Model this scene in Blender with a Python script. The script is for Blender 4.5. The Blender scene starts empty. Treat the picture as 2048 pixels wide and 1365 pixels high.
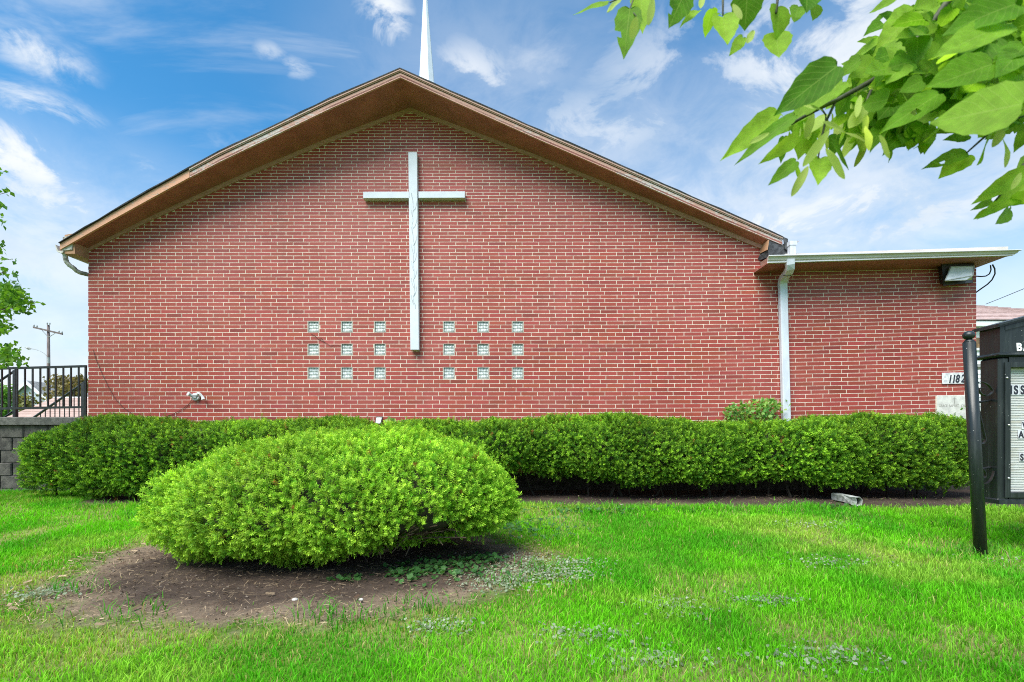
import bpy, math, random
import numpy as np
from mathutils import Vector, Matrix

random.seed(7)
rng = np.random.default_rng(11)
SC = bpy.context.scene
COL = SC.collection
rad = math.radians

# ------------------------------------------------------------------ camera, sky, sun, exposure
EYE = 1.2
cam = bpy.data.cameras.new("camera")
cam.sensor_width = 36.0
cam.lens = 1000.0 / 2048.0 * 36.0
cam.shift_x = -0.0078
cam.shift_y = 0.0916
cam.clip_start = 0.05
cam.clip_end = 3000
cam.dof.use_dof = True
cam.dof.focus_distance = 6.5
cam.dof.aperture_fstop = 5.6
camo = bpy.data.objects.new("camera", cam)
COL.objects.link(camo)
camo.location = (0, 0, EYE)
camo.rotation_euler = (rad(90), 0, 0)
SC.camera = camo

SUN_EL, SUN_AZ = 56.0, 214.0       # azimuth clockwise from +Y: behind the camera, to its left
SC.view_settings.view_transform = 'Standard'
SC.view_settings.look = 'None'
SC.view_settings.gamma = 1
SC.view_settings.exposure = 1.05
SC.cycles.use_denoising = False
SC.cycles.filter_width = 1.05
SC.cycles.sample_clamp_indirect = 4
SC.cycles.max_bounces = 8
SC.cycles.transparent_max_bounces = 8

sun = bpy.data.lights.new("sun", 'SUN')
sun.energy = 3.5
sun.angle = rad(48)
sun.color = (1.0, 0.955, 0.88)
suno = bpy.data.objects.new("sun", sun)
COL.objects.link(suno)
_d = Vector((math.sin(rad(SUN_AZ)) * math.cos(rad(SUN_EL)), math.cos(rad(SUN_AZ)) * math.cos(rad(SUN_EL)), math.sin(rad(SUN_EL))))
suno.rotation_euler = (-_d).to_track_quat('-Z', 'Y').to_euler()


class N:
    """small node-graph helper"""
    def __init__(s, tree):
        s.t = tree
    def new(s, typ, **kw):
        n = s.t.nodes.new(typ)
        for k, v in kw.items():
            setattr(n, k, v)
        return n
    def link(s, a, b):
        s.t.links.new(a, b)
    def _in(s, sock, v):
        if v is None:
            return
        if hasattr(v, 'is_output') or isinstance(v, bpy.types.NodeSocket):
            s.link(v, sock)
        else:
            sock.default_value = v
    def math(s, op, a, b=None, c=None, clamp=False):
        n = s.new('ShaderNodeMath', operation=op, use_clamp=clamp)
        s._in(n.inputs[0], a); s._in(n.inputs[1], b)
        if c is not None: s._in(n.inputs[2], c)
        return n.outputs[0]
    def vmath(s, op, a, b=None):
        n = s.new('ShaderNodeVectorMath', operation=op)
        s._in(n.inputs[0], a); s._in(n.inputs[1], b)
        return n.outputs['Value'] if op in ('LENGTH', 'DISTANCE', 'DOT_PRODUCT') else n.outputs[0]
    def mix(s, f, a, b, blend='MIX'):
        n = s.new('ShaderNodeMix', data_type='RGBA', blend_type=blend)
        n.clamp_factor = True
        s._in(n.inputs[0], f); s._in(n.inputs[6], a); s._in(n.inputs[7], b)
        return n.outputs[2]
    def noise(s, vec, scale, detail=4, rough=.55, dist=0.0):
        n = s.new('ShaderNodeTexNoise')
        s._in(n.inputs['Vector'], vec)
        n.inputs['Scale'].default_value = scale
        n.inputs['Detail'].default_value = detail
        n.inputs['Roughness'].default_value = rough
        n.inputs['Distortion'].default_value = dist
        return n.outputs[0]
    def ramp(s, f, a, b, lo=0.0, hi=1.0, smooth=True):
        n = s.new('ShaderNodeMapRange')
        n.interpolation_type = 'SMOOTHSTEP' if smooth else 'LINEAR'
        s._in(n.inputs[0], f)
        n.inputs[1].default_value = a; n.inputs[2].default_value = b
        n.inputs[3].default_value = lo; n.inputs[4].default_value = hi
        return n.outputs[0]
    def scale(s, vec, sx, sy, sz, loc=(0, 0, 0)):
        n = s.new('ShaderNodeMapping')
        s._in(n.inputs[0], vec)
        n.inputs['Scale'].default_value = (sx, sy, sz)
        n.inputs['Location'].default_value = loc
        return n.outputs[0]


def pxdir(x, y):
    v = Vector(((x - 1040) / 1000, 1.0, (870 - y) / 1000)); v.normalize()
    return v


world = bpy.data.worlds.new("World")
SC.world = world
world.use_nodes = True
wt = world.node_tree
wt.nodes.clear()
w = N(wt)
out = w.new('ShaderNodeOutputWorld')
bg = w.new('ShaderNodeBackground')
w.link(bg.outputs[0], out.inputs[0])
bg.inputs[1].default_value = 0.077
sky = w.new('ShaderNodeTexSky', sky_type='NISHITA')
sky.sun_disc = False
sky.sun_elevation = rad(SUN_EL)
sky.sun_rotation = rad(SUN_AZ)
sky.air_density = 1.0
sky.dust_density = 0.6
sky.ozone_density = 2.0
tc = w.new('ShaderNodeTexCoord')
dirv = tc.outputs['Generated']
sep = w.new('ShaderNodeSeparateXYZ'); w.link(dirv, sep.inputs[0])
dz = w.math('MAXIMUM', sep.outputs[2], 0.0)
den = w.math('ADD', dz, 0.22)
comb = w.new('ShaderNodeCombineXYZ')
w.link(w.math('DIVIDE', sep.outputs[0], den), comb.inputs[0])
w.link(w.math('DIVIDE', sep.outputs[1], den), comb.inputs[1])
cp = comb.outputs[0]
# deeper blue overhead than the bare model gives
base = w.mix(1.0, sky.outputs[0], (0.80, 1.06, 1.09, 1), 'MULTIPLY')
hs = w.new('ShaderNodeHueSaturation')
hs.inputs['Saturation'].default_value = 1.2
hs.inputs['Value'].default_value = 1.30
w.link(base, hs.inputs['Color'])
base = hs.outputs[0]
# wispy streaks
wsp = w.noise(w.scale(cp, 1.0, 2.6, 1.0, (3.1, 0.4, 0)), 1.15, 7, .6, .9)
wsp = w.ramp(wsp, .40, .78, 0, .68)
# broken cloud
big = w.noise(w.scale(cp, 1.0, 1.25, 1.0, (1.7, 5.2, 2.0)), 1.35, 9, .58, .35)
cum = w.ramp(big, .56, .72)
# banks that stand in fixed directions of the sky, broken up by noise
fine = w.noise(w.scale(dirv, 1.0, 1.0, 1.7), 9.0, 8, .62, .5)
banks = None
BK = [(60, 320, .30, .055, 1.0), (190, 345, .14, .022, .9), (1330, 140, .26, .10, .55), (1200, 260, .32, .10, .6),
      (770, 30, .06, .055, .95), (80, 110, .07, .035, .85), (70, 210, .09, .03, .85), (25, 75, .05, .03, .8), (940, 170, .12, .09, .75),
      (150, 430, .35, .10, .8), (1750, 60, .45, .16, .85), (1500, 330, .3, .06, .55), (1500, 460, .5, .07, .9), (1750, 420, .4, .10, .95), (590, 135, .04, .018, .6), (540, 105, .035, .02, .6), (150, 150, .035, .015, .7)]
for (bx, by, sx, sz, amt) in BK:
    c = pxdir(bx, by)
    dv = w.vmath('SUBTRACT', dirv, tuple(c))
    dv = w.scale(dv, 1 / sx, 1 / sx, 1 / sz)
    ln = w.vmath('LENGTH', dv)
    f = w.math('MULTIPLY', w.ramp(ln, 0.0, 1.25, 1.0, 0.0), amt)
    banks = f if banks is None else w.math('MAXIMUM', banks, f)
veil = None
for (bx, by, sx, sz, amt) in [(1750, 380, .95, .30, .80), (1250, 330, .5, .2, .5), (60, 520, .6, .22, .8), (1000, 180, .4, .2, .35)]:
    dv = w.scale(w.vmath('SUBTRACT', dirv, tuple(pxdir(bx, by))), 1 / sx, 1 / sx, 1 / sz)
    f = w.math('MULTIPLY', w.ramp(w.vmath('LENGTH', dv), 0.0, 1.1, 1.0, 0.0), amt)
    veil = f if veil is None else w.math('MAXIMUM', veil, f)
veil = w.math('MULTIPLY', veil, w.ramp(fine, .25, .6, .55, 1.0))
bk = w.math('MULTIPLY', banks, w.ramp(fine, .30, .62))
bk = w.ramp(w.math('ADD', bk, w.math('MULTIPLY', fine, .25)), .12, 1.15)
haze = w.ramp(sep.outputs[2], 0.04, 0.50, .95, 0.0)
hz_n = w.math('MULTIPLY', haze, w.ramp(w.noise(w.scale(cp, .8, 1.6, 1), .9, 6, .6, .6), .25, .62, .72, 1.0))
cl = w.math('MAXIMUM', w.math('MAXIMUM', wsp, w.math('MULTIPLY', cum, .55)), bk)
cl = w.math('MAXIMUM', w.math('MAXIMUM', cl, veil), hz_n, clamp=True)
shade = w.noise(w.scale(dirv, 1, 1, 1.5), 5.0, 6, .6, .3)
ccol = w.mix(w.ramp(shade, .35, .65), (5.0, 5.55, 6.1, 1), (6.2, 6.45, 6.7, 1))
skyc = w.mix(cl, base, ccol)
w.link(skyc, bg.inputs[0])


# ------------------------------------------------------------------ helpers
def P(x, y, d):
    """point of the photograph at depth d"""
    return Vector(((x - 1040) * d / 1000, d, EYE + (870 - y) * d / 1000))


class MB:
    def __init__(s):
        s.v = []; s.f = []; s.c = []; s.m = []
    def vert(s, p, c=None):
        s.v.append(tuple(p)); s.c.append(c or (1, 1, 1, 1)); return len(s.v) - 1
    def face(s, ids, m=0):
        s.f.append(tuple(ids)); s.m.append(m)
    def poly(s, pts, c=None, m=0):
        s.face([s.vert(p, c) for p in pts], m)
    def hexa(s, b, t, c=None, m=0):
        """b, t: four points each, same winding"""
        B = [s.vert(p, c) for p in b]; T = [s.vert(p, c) for p in t]
        s.face(B[::-1], m); s.face(T, m)
        for i in range(4):
            j = (i + 1) % 4
            s.face((B[i], B[j], T[j], T[i]), m)
    def box(s, x0, x1, y0, y1, z0, z1, c=None, m=0):
        s.hexa([(x0, y0, z0), (x1, y0, z0), (x1, y1, z0), (x0, y1, z0)], [(x0, y0, z1), (x1, y0, z1), (x1, y1, z1), (x0, y1, z1)], c, m)
    def bbox(s, x0, x1, y0, y1, z0, z1, b=.006, c=None, m=0):
        """box with chamfered vertical and top edges"""
        pts = []
        ring = lambda o: [(x0 + o, y0), (x1 - o, y0), (x1, y0 + o), (x1, y1 - o), (x1 - o, y1), (x0 + o, y1), (x0, y1 - o), (x0, y0 + o)]
        r0 = [s.vert((p[0], p[1], z0), c) for p in ring(b)]
        r1 = [s.vert((p[0], p[1], z1 - b), c) for p in ring(b)]
        x0 += b; x1 -= b; y0 += b; y1 -= b
        r2 = [s.vert((p[0], p[1], z1), c) for p in ring(b * .5)]
        s.face(r0[::-1], m); s.face(r2, m)
        for A, B in ((r0, r1), (r1, r2)):
            for i in range(8):
                j = (i + 1) % 8
                s.face((A[i], A[j], B[j], B[i]), m)
    def tube(s, pts, r, n=7, c=None, cap=True, sy=1.0, m=0):
        pts = [Vector(p) for p in pts]
        if not hasattr(r, '__len__'): r = [r] * len(pts)
        rings = []
        up = None
        for i, p in enumerate(pts):
            t = (pts[min(i + 1, len(pts) - 1)] - pts[max(i - 1, 0)])
            if t.length < 1e-9: t = Vector((0, 0, 1))
            t.normalize()
            if up is None:
                up = Vector((0, 1, 0)) if abs(t.y) < .9 else Vector((1, 0, 0))
            a = up - t * up.dot(t)
            if a.length < 1e-6: a = Vector((1, 0, 0)) - t * t.x
            a.normalize(); b = t.cross(a); up = a
            rings.append([s.vert(p + a * (math.cos(2 * math.pi * k / n) * r[i]) * sy + b * (math.sin(2 * math.pi * k / n) * r[i]), c) for k in range(n)])
        for A, B in zip(rings, rings[1:]):
            for k in range(n):
                j = (k + 1) % n
                s.face((A[k], A[j], B[j], B[k]), m)
        if cap:
            s.face(rings[0][::-1], m); s.face(rings[-1], m)
        return rings
    def sweep(s, paths, c=None, m=0, cap=True):
        """paths: list of corner polylines (closed section), each a list of points"""
        ids = [[s.vert(p, c) for p in path] for path in paths]
        n = len(ids); L = len(ids[0])
        for i in range(L - 1):
            for k in range(n):
                j = (k + 1) % n
                s.face((ids[k][i], ids[j][i], ids[j][i + 1], ids[k][i + 1]), m)
        if cap:
            s.face([ids[k][0] for k in range(n)][::-1], m); s.face([ids[k][-1] for k in range(n)], m)
    def sphere(s, ctr, rx, ry, rz, nu=14, nv=9, c=None, m=0):
        rows = []
        for i in range(nv + 1):
            th = math.pi * i / nv
            if i in (0, nv):
                rows.append([s.vert((ctr[0], ctr[1], ctr[2] + rz * math.cos(th)), c)])
            else:
                rows.append([s.vert((ctr[0] + rx * math.sin(th) * math.cos(2 * math.pi * k / nu), ctr[1] + ry * math.sin(th) * math.sin(2 * math.pi * k / nu), ctr[2] + rz * math.cos(th)), c) for k in range(nu)])
        for i in range(nv):
            A, B = rows[i], rows[i + 1]
            for k in range(nu):
                j = (k + 1) % nu
                if len(A) == 1: s.face((A[0], B[k], B[j]), m)
                elif len(B) == 1: s.face((A[k], B[0], A[j]), m)
                else: s.face((A[k], B[k], B[j], A[j]), m)
    def build(s, name, mats, parent=None, smooth=False, fix=True):
        me = bpy.data.meshes.new(name)
        me.from_pydata(s.v, [], s.f)
        if not isinstance(mats, (list, tuple)): mats = [mats]
        for mm in mats: me.materials.append(mm)
        if len(mats) > 1:
            me.polygons.foreach_set('material_index', s.m)
        a = me.attributes.new('Col', 'FLOAT_COLOR', 'POINT')
        a.data.foreach_set('color', np.array(s.c, dtype=np.float32).ravel())
        if fix:
            import bmesh
            bm = bmesh.new(); bm.from_mesh(me)
            bmesh.ops.recalc_face_normals(bm, faces=bm.faces)
            bm.to_mesh(me); bm.free()
        if smooth:
            me.polygons.foreach_set('use_smooth', [True] * len(me.polygons))
        me.update()
        return link(name, me, parent)


def link(name, me, parent=None):
    o = bpy.data.objects.new(name, me)
    COL.objects.link(o)
    if parent is not None:
        o.parent = parent
        bpy.context.view_layer.update()
        o.matrix_parent_inverse = parent.matrix_world.inverted()
    return o


def np_mesh(name, V, F, mats, col=None, parent=None, leaf=None, smooth=False):
    V = np.asarray(V, dtype=np.float32); F = np.asarray(F, dtype=np.int32)
    k = F.shape[1]
    me = bpy.data.meshes.new(name)
    me.vertices.add(len(V)); me.vertices.foreach_set('co', V.ravel())
    me.loops.add(F.size); me.loops.foreach_set('vertex_index', F.ravel())
    me.polygons.add(len(F)); me.polygons.foreach_set('loop_start', np.arange(0, F.size, k, dtype=np.int32))
    if not isinstance(mats, (list, tuple)): mats = [mats]
    for mm in mats: me.materials.append(mm)
    me.polygons.foreach_set('use_smooth', np.full(len(F), bool(smooth)))
    me.update(calc_edges=True)
    if col is not None:
        a = me.attributes.new('Col', 'FLOAT_COLOR', 'POINT')
        c4 = np.ones((len(V), 4), dtype=np.float32); c4[:, :3] = col
        a.data.foreach_set('color', c4.ravel())
    if leaf is not None:
        a = me.attributes.new('Leaf', 'FLOAT_COLOR', 'POINT')
        c4 = np.ones((len(V), 4), dtype=np.float32); c4[:, :3] = leaf
        a.data.foreach_set('color', c4.ravel())
    me.validate()
    return link(name, me, parent)


def tag(o, label=None, cat=None, group=None, kind=None):
    if label: o['label'] = label
    if cat: o['category'] = cat
    if group: o['group'] = group
    if kind: o['kind'] = kind
    return o


def thing(name, loc, label, cat, group=None):
    o = bpy.data.objects.new(name, None)
    o.empty_display_size = .2
    COL.objects.link(o)
    o.location = loc
    bpy.context.view_layer.update()
    return tag(o, label, cat, group)


def vnoise(x, y, seed=0, octv=3):
    """value noise, numpy"""
    r = np.random.default_rng(seed)
    tab = r.random((64, 64))
    tot = np.zeros_like(np.asarray(x, dtype=float)); amp = 1.0; nrm = 0; f = 1.0
    for o in range(octv):
        xx = np.asarray(x) * f + 13.7 * o; yy = np.asarray(y) * f + 7.3 * o
        xi = np.floor(xx).astype(int); yi = np.floor(yy).astype(int)
        fx = xx - xi; fy = yy - yi
        fx = fx * fx * (3 - 2 * fx); fy = fy * fy * (3 - 2 * fy)
        g = lambda a, b: tab[(a) % 64, (b) % 64]
        v = (g(xi, yi) * (1 - fx) + g(xi + 1, yi) * fx) * (1 - fy) + (g(xi, yi + 1) * (1 - fx) + g(xi + 1, yi + 1) * fx) * fy
        tot = tot + v * amp; nrm += amp; amp *= .5; f *= 2.03
    return tot / nrm


def sstep(a, b, x):
    t = np.clip((np.asarray(x, dtype=float) - a) / (b - a), 0, 1)
    return t * t * (3 - 2 * t)


def ground_z(X, Y):
    Y = np.asarray(Y, dtype=float); X = np.asarray(X, dtype=float)
    return 0.17 * sstep(4.8, 8.2, Y) * (1 - sstep(11, 30, Y))


# ------------------------------------------------------------------ materials
def principled(name, rough=.6, spec=.5):
    m = bpy.data.materials.new(name)
    m.use_nodes = True
    t = m.node_tree
    b = t.nodes['Principled BSDF']
    b.inputs['Roughness'].default_value = rough
    b.inputs['Specular IOR Level'].default_value = spec
    return m, N(t), b


def flat(name, colr, rough=.6, var=.12, scale=6.0, bump=0.0, bscale=60, metal=0.0, spec=.5, stretch=(1, 1, 1), c2=None, lo=.35, hi=.65):
    m, g, b = principled(name, rough, spec)
    oc = g.new('ShaderNodeTexCoord').outputs['Object']
    vec = g.scale(oc, *stretch)
    n1 = g.noise(vec, scale, 6, .62, .2)
    if c2 is None:
        c2 = tuple(min(1, v * (1 + var * 1.6)) for v in colr)
        c1 = tuple(v * (1 - var * 1.6) for v in colr)
    else:
        c1 = colr
    g.link(g.mix(g.ramp(n1, lo, hi), (*c1, 1), (*c2, 1)), b.inputs['Base Color'])
    b.inputs['Metallic'].default_value = metal
    if bump:
        bn = g.new('ShaderNodeBump')
        bn.inputs['Strength'].default_value = bump
        bn.inputs['Distance'].default_value = .01
        g.link(g.noise(vec, bscale, 4, .6), bn.inputs['Height'])
        g.link(bn.outputs[0], b.inputs['Normal'])
    return m


def foliage(name, rough=.5, trans=.45, tint=(1, 1, 1), tgain=1.25, spec=.3, veins=False):
    m = bpy.data.materials.new(name)
    m.use_nodes = True
    t = m.node_tree
    b = t.nodes['Principled BSDF']
    g = N(t)
    b.inputs['Roughness'].default_value = rough
    b.inputs['Specular IOR Level'].default_value = spec
    a = g.new('ShaderNodeAttribute'); a.attribute_name = 'Col'
    c = g.mix(1.0, a.outputs['Color'], (*tint, 1), 'MULTIPLY')
    if veins:
        lf = g.new('ShaderNodeAttribute'); lf.attribute_name = 'Leaf'
        sp = g.new('ShaderNodeSeparateColor'); g.link(lf.outputs['Color'], sp.inputs[0])
        tt, ss, rr = sp.outputs
        s2 = g.math('ABSOLUTE', g.math('SUBTRACT', g.math('MULTIPLY', ss, 2.0), 1.0))
        ph = g.math('FRACT', g.math('MULTIPLY', g.math('SUBTRACT', tt, g.math('MULTIPLY', s2, .32)), 8.0))
        v1 = g.ramp(g.math('ABSOLUTE', g.math('SUBTRACT', ph, .5)), .38, .5, 0, .22)
        v2 = g.ramp(s2, .0, .05, .45, 0)
        vv = g.math('MAXIMUM', v1, v2)
        oc = g.new('ShaderNodeTexCoord').outputs['Object']
        bl = g.ramp(g.noise(oc, 40, 4, .6), .3, .7, .8, 1.12)
        blc = g.new('ShaderNodeCombineXYZ')
        for i in range(3): g.link(bl, blc.inputs[i])
        c = g.mix(1.0, c, blc.outputs[0], 'MULTIPLY')
        c = g.mix(vv, c, (.38, .50, .13, 1))
        bn = g.new('ShaderNodeBump'); bn.inputs['Strength'].default_value = .35; bn.inputs['Distance'].default_value = .002
        g.link(v1, bn.inputs['Height']); g.link(bn.outputs[0], b.inputs['Normal'])
    g.link(c, b.inputs['Base Color'])
    tr = g.new('ShaderNodeBsdfTranslucent')
    tc2 = g.mix(1.0, c, (tgain * 1.05, tgain, tgain * .5, 1), 'MULTIPLY')
    g.link(tc2, tr.inputs[0])
    mx = g.new('ShaderNodeMixShader')
    mx.inputs[0].default_value = trans
    g.link(b.outputs[0], mx.inputs[1]); g.link(tr.outputs[0], mx.inputs[2])
    g.link(mx.outputs[0], t.nodes['Material Output'].inputs[0])
    return m


def brick_material():
    m, g, b = principled("glazed_red_brick", .55, .35)
    at = g.new('ShaderNodeAttribute'); at.attribute_name = 'Col'
    oc = g.new('ShaderNodeTexCoord').outputs['Object']
    n1 = g.noise(g.scale(oc, 1, 1, 2.5), 9, 6, .65, .4)
    n2 = g.noise(oc, 120, 3, .6)
    n3 = g.noise(oc, .55, 4, .6)
    c = g.mix(g.ramp(n1, .35, .7, 0, .18), at.outputs['Color'], (.30, .085, .05, 1))
    c = g.mix(g.ramp(n2, .55, .8, 0, .10), c, (.62, .26, .2, 1))
    c = g.mix(g.ramp(n3, .38, .66, 0, .36), c, (.40, .105, .095, 1))
    n4 = g.noise(g.scale(oc, 1, 1, .35), 2.2, 6, .68, .6)
    c = g.mix(g.ramp(n4, .52, .75, 0, .42), c, (.20, .050, .034, 1))
    g.link(c, b.inputs['Base Color'])
    bn = g.new('ShaderNodeBump'); bn.inputs['Strength'].default_value = .08; bn.inputs['Distance'].default_value = .002
    g.link(g.noise(oc, 70, 5, .65), bn.inputs['Height']); g.link(bn.outputs[0], b.inputs['Normal'])
    return m


def side_brick_material():
    m, g, b = principled("brick_return", .65, .3)
    oc = g.new('ShaderNodeTexCoord').outputs['Object']
    sp = g.new('ShaderNodeSeparateXYZ'); g.link(oc, sp.inputs[0])
    cb = g.new('ShaderNodeCombineXYZ'); g.link(g.math('ADD', sp.outputs[1], sp.outputs[0]), cb.inputs[0]); g.link(sp.outputs[2], cb.inputs[1])
    bt = g.new('ShaderNodeTexBrick')
    g.link(cb.outputs[0], bt.inputs['Vector'])
    bt.inputs['Color1'].default_value = (.40, .085, .065, 1); bt.inputs['Color2'].default_value = (.33, .07, .055, 1); bt.inputs['Mortar'].default_value = (.66, .55, .45, 1)
    bt.inputs['Scale'].default_value = 1.0; bt.inputs['Mortar Size'].default_value = .006
    bt.inputs['Brick Width'].default_value = .305; bt.inputs['Row Height'].default_value = .072
    g.link(bt.outputs[0], b.inputs['Base Color'])
    return m


def paint_peel(name, paint, bare, amt=.5, scale=8, stretch=(1, 1, 1), rough=.7):
    m, g, b = principled(name, rough, .3)
    oc = g.new('ShaderNodeTexCoord').outputs['Object']
    v = g.scale(oc, *stretch)
    big = g.noise(v, .45, 3, .5)
    n = g.noise(v, scale, 8, .68, .5)
    f = g.ramp(g.math('ADD', g.math('MULTIPLY', n, .75), g.math('MULTIPLY', big, .6)), .78 - amt * .22, .86 - amt * .12)
    fine = g.noise(v, scale * 5, 5, .6)
    p = g.mix(g.ramp(fine, .3, .7), (*[x * .82 for x in paint], 1), (*[min(1, x * 1.18) for x in paint], 1))
    q = g.mix(g.ramp(fine, .3, .7), (*[x * .7 for x in bare], 1), (*[min(1, x * 1.2) for x in bare], 1))
    g.link(g.mix(f, p, q), b.inputs['Base Color'])
    bn = g.new('ShaderNodeBump'); bn.inputs['Strength'].default_value = .4; bn.inputs['Distance'].default_value = .004
    g.link(g.math('SUBTRACT', fine, f), bn.inputs['Height']); g.link(bn.outputs[0], b.inputs['Normal'])
    return m


M = {}
M['brick'] = brick_material()
M['mortar'] = flat("mortar", (.70, .60, .50), .9, .10, 14, .4, 90)
M['brick_side'] = side_brick_material()
M['soffit'] = flat("brown_soffit_paint", (.30, .108, .085), .7, .2, 3.0, .15, 20, stretch=(1, 1, 1), c2=(.40, .148, .118))
M['frieze'] = flat("tan_frieze_paint", (.38, .19, .145), .7, .2, 10, .2, 60, c2=(.48, .265, .205), stretch=(1, 4, 4))
M['fascia'] = paint_peel("peeling_fascia", (.52, .30, .24), (.58, .52, .49), .55, 9, (1, 2, 3))
M['fascia_raw'] = paint_peel("salmon_fascia", (.58, .31, .20), (.42, .33, .26), .3, 9, (1, 2, 3))
M['crown'] = paint_peel("crown_moulding_paint", (.47, .29, .24), (.46, .40, .36), .45, 12, (1, 2, 3))
M['shingle'] = flat("dark_shingle", (.030, .031, .034), .9, .3, 30, .6, 120)
M['dark'] = flat("shadow_gap", (.03, .02, .016), .9, .2)
M['tar'] = flat("black_tar_paper", (.022, .024, .028), .65, .4, 18, .5, 40, c2=(.075, .08, .09))
M['orange'] = flat("orange_brown_board", (.36, .19, .10), .7, .2, 8, .2, 40, c2=(.46, .26, .15))
M['dirty_white'] = paint_peel("dirty_white_metal", (.56, .55, .50), (.20, .18, .15), .3, 10)
M['white'] = flat("white_paint", (.60, .64, .70), .45, .03, 5, .08, 40, spec=.4)
M['gutter'] = flat("white_gutter", (.62, .575, .545), .4, .06, 2.5, 0, stretch=(1, 1, 4))
M['gutter_line'] = flat("gutter_lip", (.68, .68, .71), .35, .03)
M['spout'] = flat("white_downspout", (.60, .64, .71), .35, .05, 5, stretch=(2, 2, .5))
M['steeple'] = flat("white_steeple", (.70, .75, .82), .5, .03, 4)
M['glass'] = None
M['iron'] = flat("black_iron", (.018, .02, .022), .42, .3, 20, .15, 60, spec=.5)
M['signblack'] = None
M['letter_white'] = flat("white_vinyl", (.82, .83, .84), .5, .05)
M['letter_black'] = flat("black_letter", (.02, .022, .035), .5, .1)
M['letter_plate'] = flat("clear_letter_plate", (.62, .64, .68), .3, .05)
M['bolt'] = flat("bright_bolt", (.55, .56, .56), .3, .2, 30, metal=.7)
M['plaque'] = flat("weathered_white_plaque", (.46, .48, .50), .7, .3, 22, .3, 50, c2=(.78, .78, .77))
M['stone'] = flat("limestone", (.58, .575, .53), .85, .08, 9, .25, 60)
M['stonecut'] = flat("carved_letter", (.27, .265, .24), .9, .1)
M['concrete'] = flat("grey_block", (.05, .046, .042), .95, .35, 7, 1.0, 30, c2=(.13, .12, .105))
M['cap'] = flat("concrete_cap", (.085, .085, .075), .9, .35, 12, .5, 50, c2=(.16, .155, .14))
M['lampglass'] = flat("frosted_lens", (.46, .50, .52), .18, .10, 5, .2, 25, spec=.6, c2=(.70, .73, .74))
M['lampbody'] = flat("dark_bronze", (.018, .016, .013), .5, .3, 12, .1)
M['lampwhite'] = flat("chipped_white_plastic", (.52, .54, .53), .5, .25, 30, .3, 40, c2=(.78, .80, .80))
M['grey'] = flat("grey_metal", (.33, .35, .35), .5, .15, 9)
M['cable'] = flat("black_cable", (.02, .022, .024), .5, .1)
M['oldcable'] = flat("brown_cable", (.10, .045, .035), .7, .1)
M['wood'] = flat("grey_pole_wood", (.13, .105, .10), .85, .25, 3, .3, 30, stretch=(4, 4, .4))
M['bark'] = flat("bark", (.10, .07, .05), .9, .3, 14, .8, 30, stretch=(1, 1, .3))
M['twig'] = flat("yew_twig", (.12, .075, .05), .85, .3, 14, .5, 30, c2=(.22, .16, .115))
M['linden_twig'] = flat("linden_twig", (.05, .06, .025), .7, .3, 14)
M['yew'] = foliage("yew_needles", .5, .40, spec=.15, tgain=1.3)
M['leaf'] = foliage("linden_leaf", .55, .55, spec=.12, veins=True, tgain=1.7)
M['bract'] = foliage("linden_bract", .6, .55, tgain=1.3, spec=.2)
M['smallleaf'] = foliage("tree_leaf", .5, .45, spec=.3, tgain=1.3)
M['grass'] = foliage("grass_blade", .6, .42, spec=.1, tgain=1.3)
M['litter'] = foliage("dry_litter", .9, .1, spec=.1, tgain=1.0)
M['house_roof'] = flat("brown_shingle_roof", (.36, .25, .21), .9, .2, 3, .5, 12, c2=(.46, .34, .29))
M['roof_grey'] = flat("grey_roof", (.24, .245, .24), .9, .2, 6)
M['siding'] = flat("white_siding", (.72, .74, .76), .6, .05, 3)
M['siding_blue'] = flat("pale_blue_siding", (.50, .55, .62), .6, .05, 3)
M['brownglass'] = flat("brown_blind", (.25, .15, .075), .4, .2, 6)
M['pebble'] = flat("pale_pebble", (.50, .47, .43), .8, .2, 20, .3)


def glass_material():
    m, g, b = principled("glass_block_glass", .12, .5)
    oc = g.new('ShaderNodeTexCoord').outputs['Object']
    n = g.noise(oc, 22, 3, .5)
    c = g.mix(g.ramp(n, .35, .65), (.30, .34, .335, 1), (.60, .63, .62, 1))
    sp = g.new('ShaderNodeSeparateXYZ'); g.link(oc, sp.inputs[0])
    ln = None
    for k, f in ((0, 42.0), (2, 46.0)):
        q = g.math('ABSOLUTE', g.math('SUBTRACT', g.math('FRACT', g.math('MULTIPLY', sp.outputs[k], f)), .5))
        q = g.ramp(q, .36, .47, 0,   .24 if k else .15)
        ln = q if ln is None else g.math('MAXIMUM', ln, q)
    ln = g.math('MULTIPLY', ln, g.ramp(g.noise(oc, 9, 3, .6), .3, .6, .35, 1))
    g.link(g.mix(ln, c, (.12, .145, .14, 1)), b.inputs['Base Color'])
    return m


M['glass'] = glass_material()


def enamel():
    m, g, b = principled("dark_green_black_enamel", .32, .5)
    oc = g.new('ShaderNodeTexCoord').outputs['Object']
    n1 = g.noise(g.scale(oc, 3, 3, .5), 6, 6, .65, .2)
    st = g.noise(g.scale(oc, 14, 14, .35), 3, 5, .7)
    c = g.mix(g.ramp(n1, .45, .8), (.012, .017, .018, 1), (.034, .043, .043, 1))
    c = g.mix(g.ramp(st, .58, .80, 0, .5), c, (.10, .12, .115, 1))
    ch = g.noise(oc, 55, 2, .5)
    c = g.mix(g.ramp(ch, .735, .76), c, (.34, .34, .33, 1))
    g.link(c, b.inputs['Base Color'])
    g.link(g.ramp(st, .3, .7, .24, .5), b.inputs['Roughness'])
    bn = g.new('ShaderNodeBump'); bn.inputs['Strength'].default_value = .12; bn.inputs['Distance'].default_value = .004
    g.link(g.noise(oc, 30, 4, .6), bn.inputs['Height']); g.link(bn.outputs[0], b.inputs['Normal'])
    return m


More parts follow.
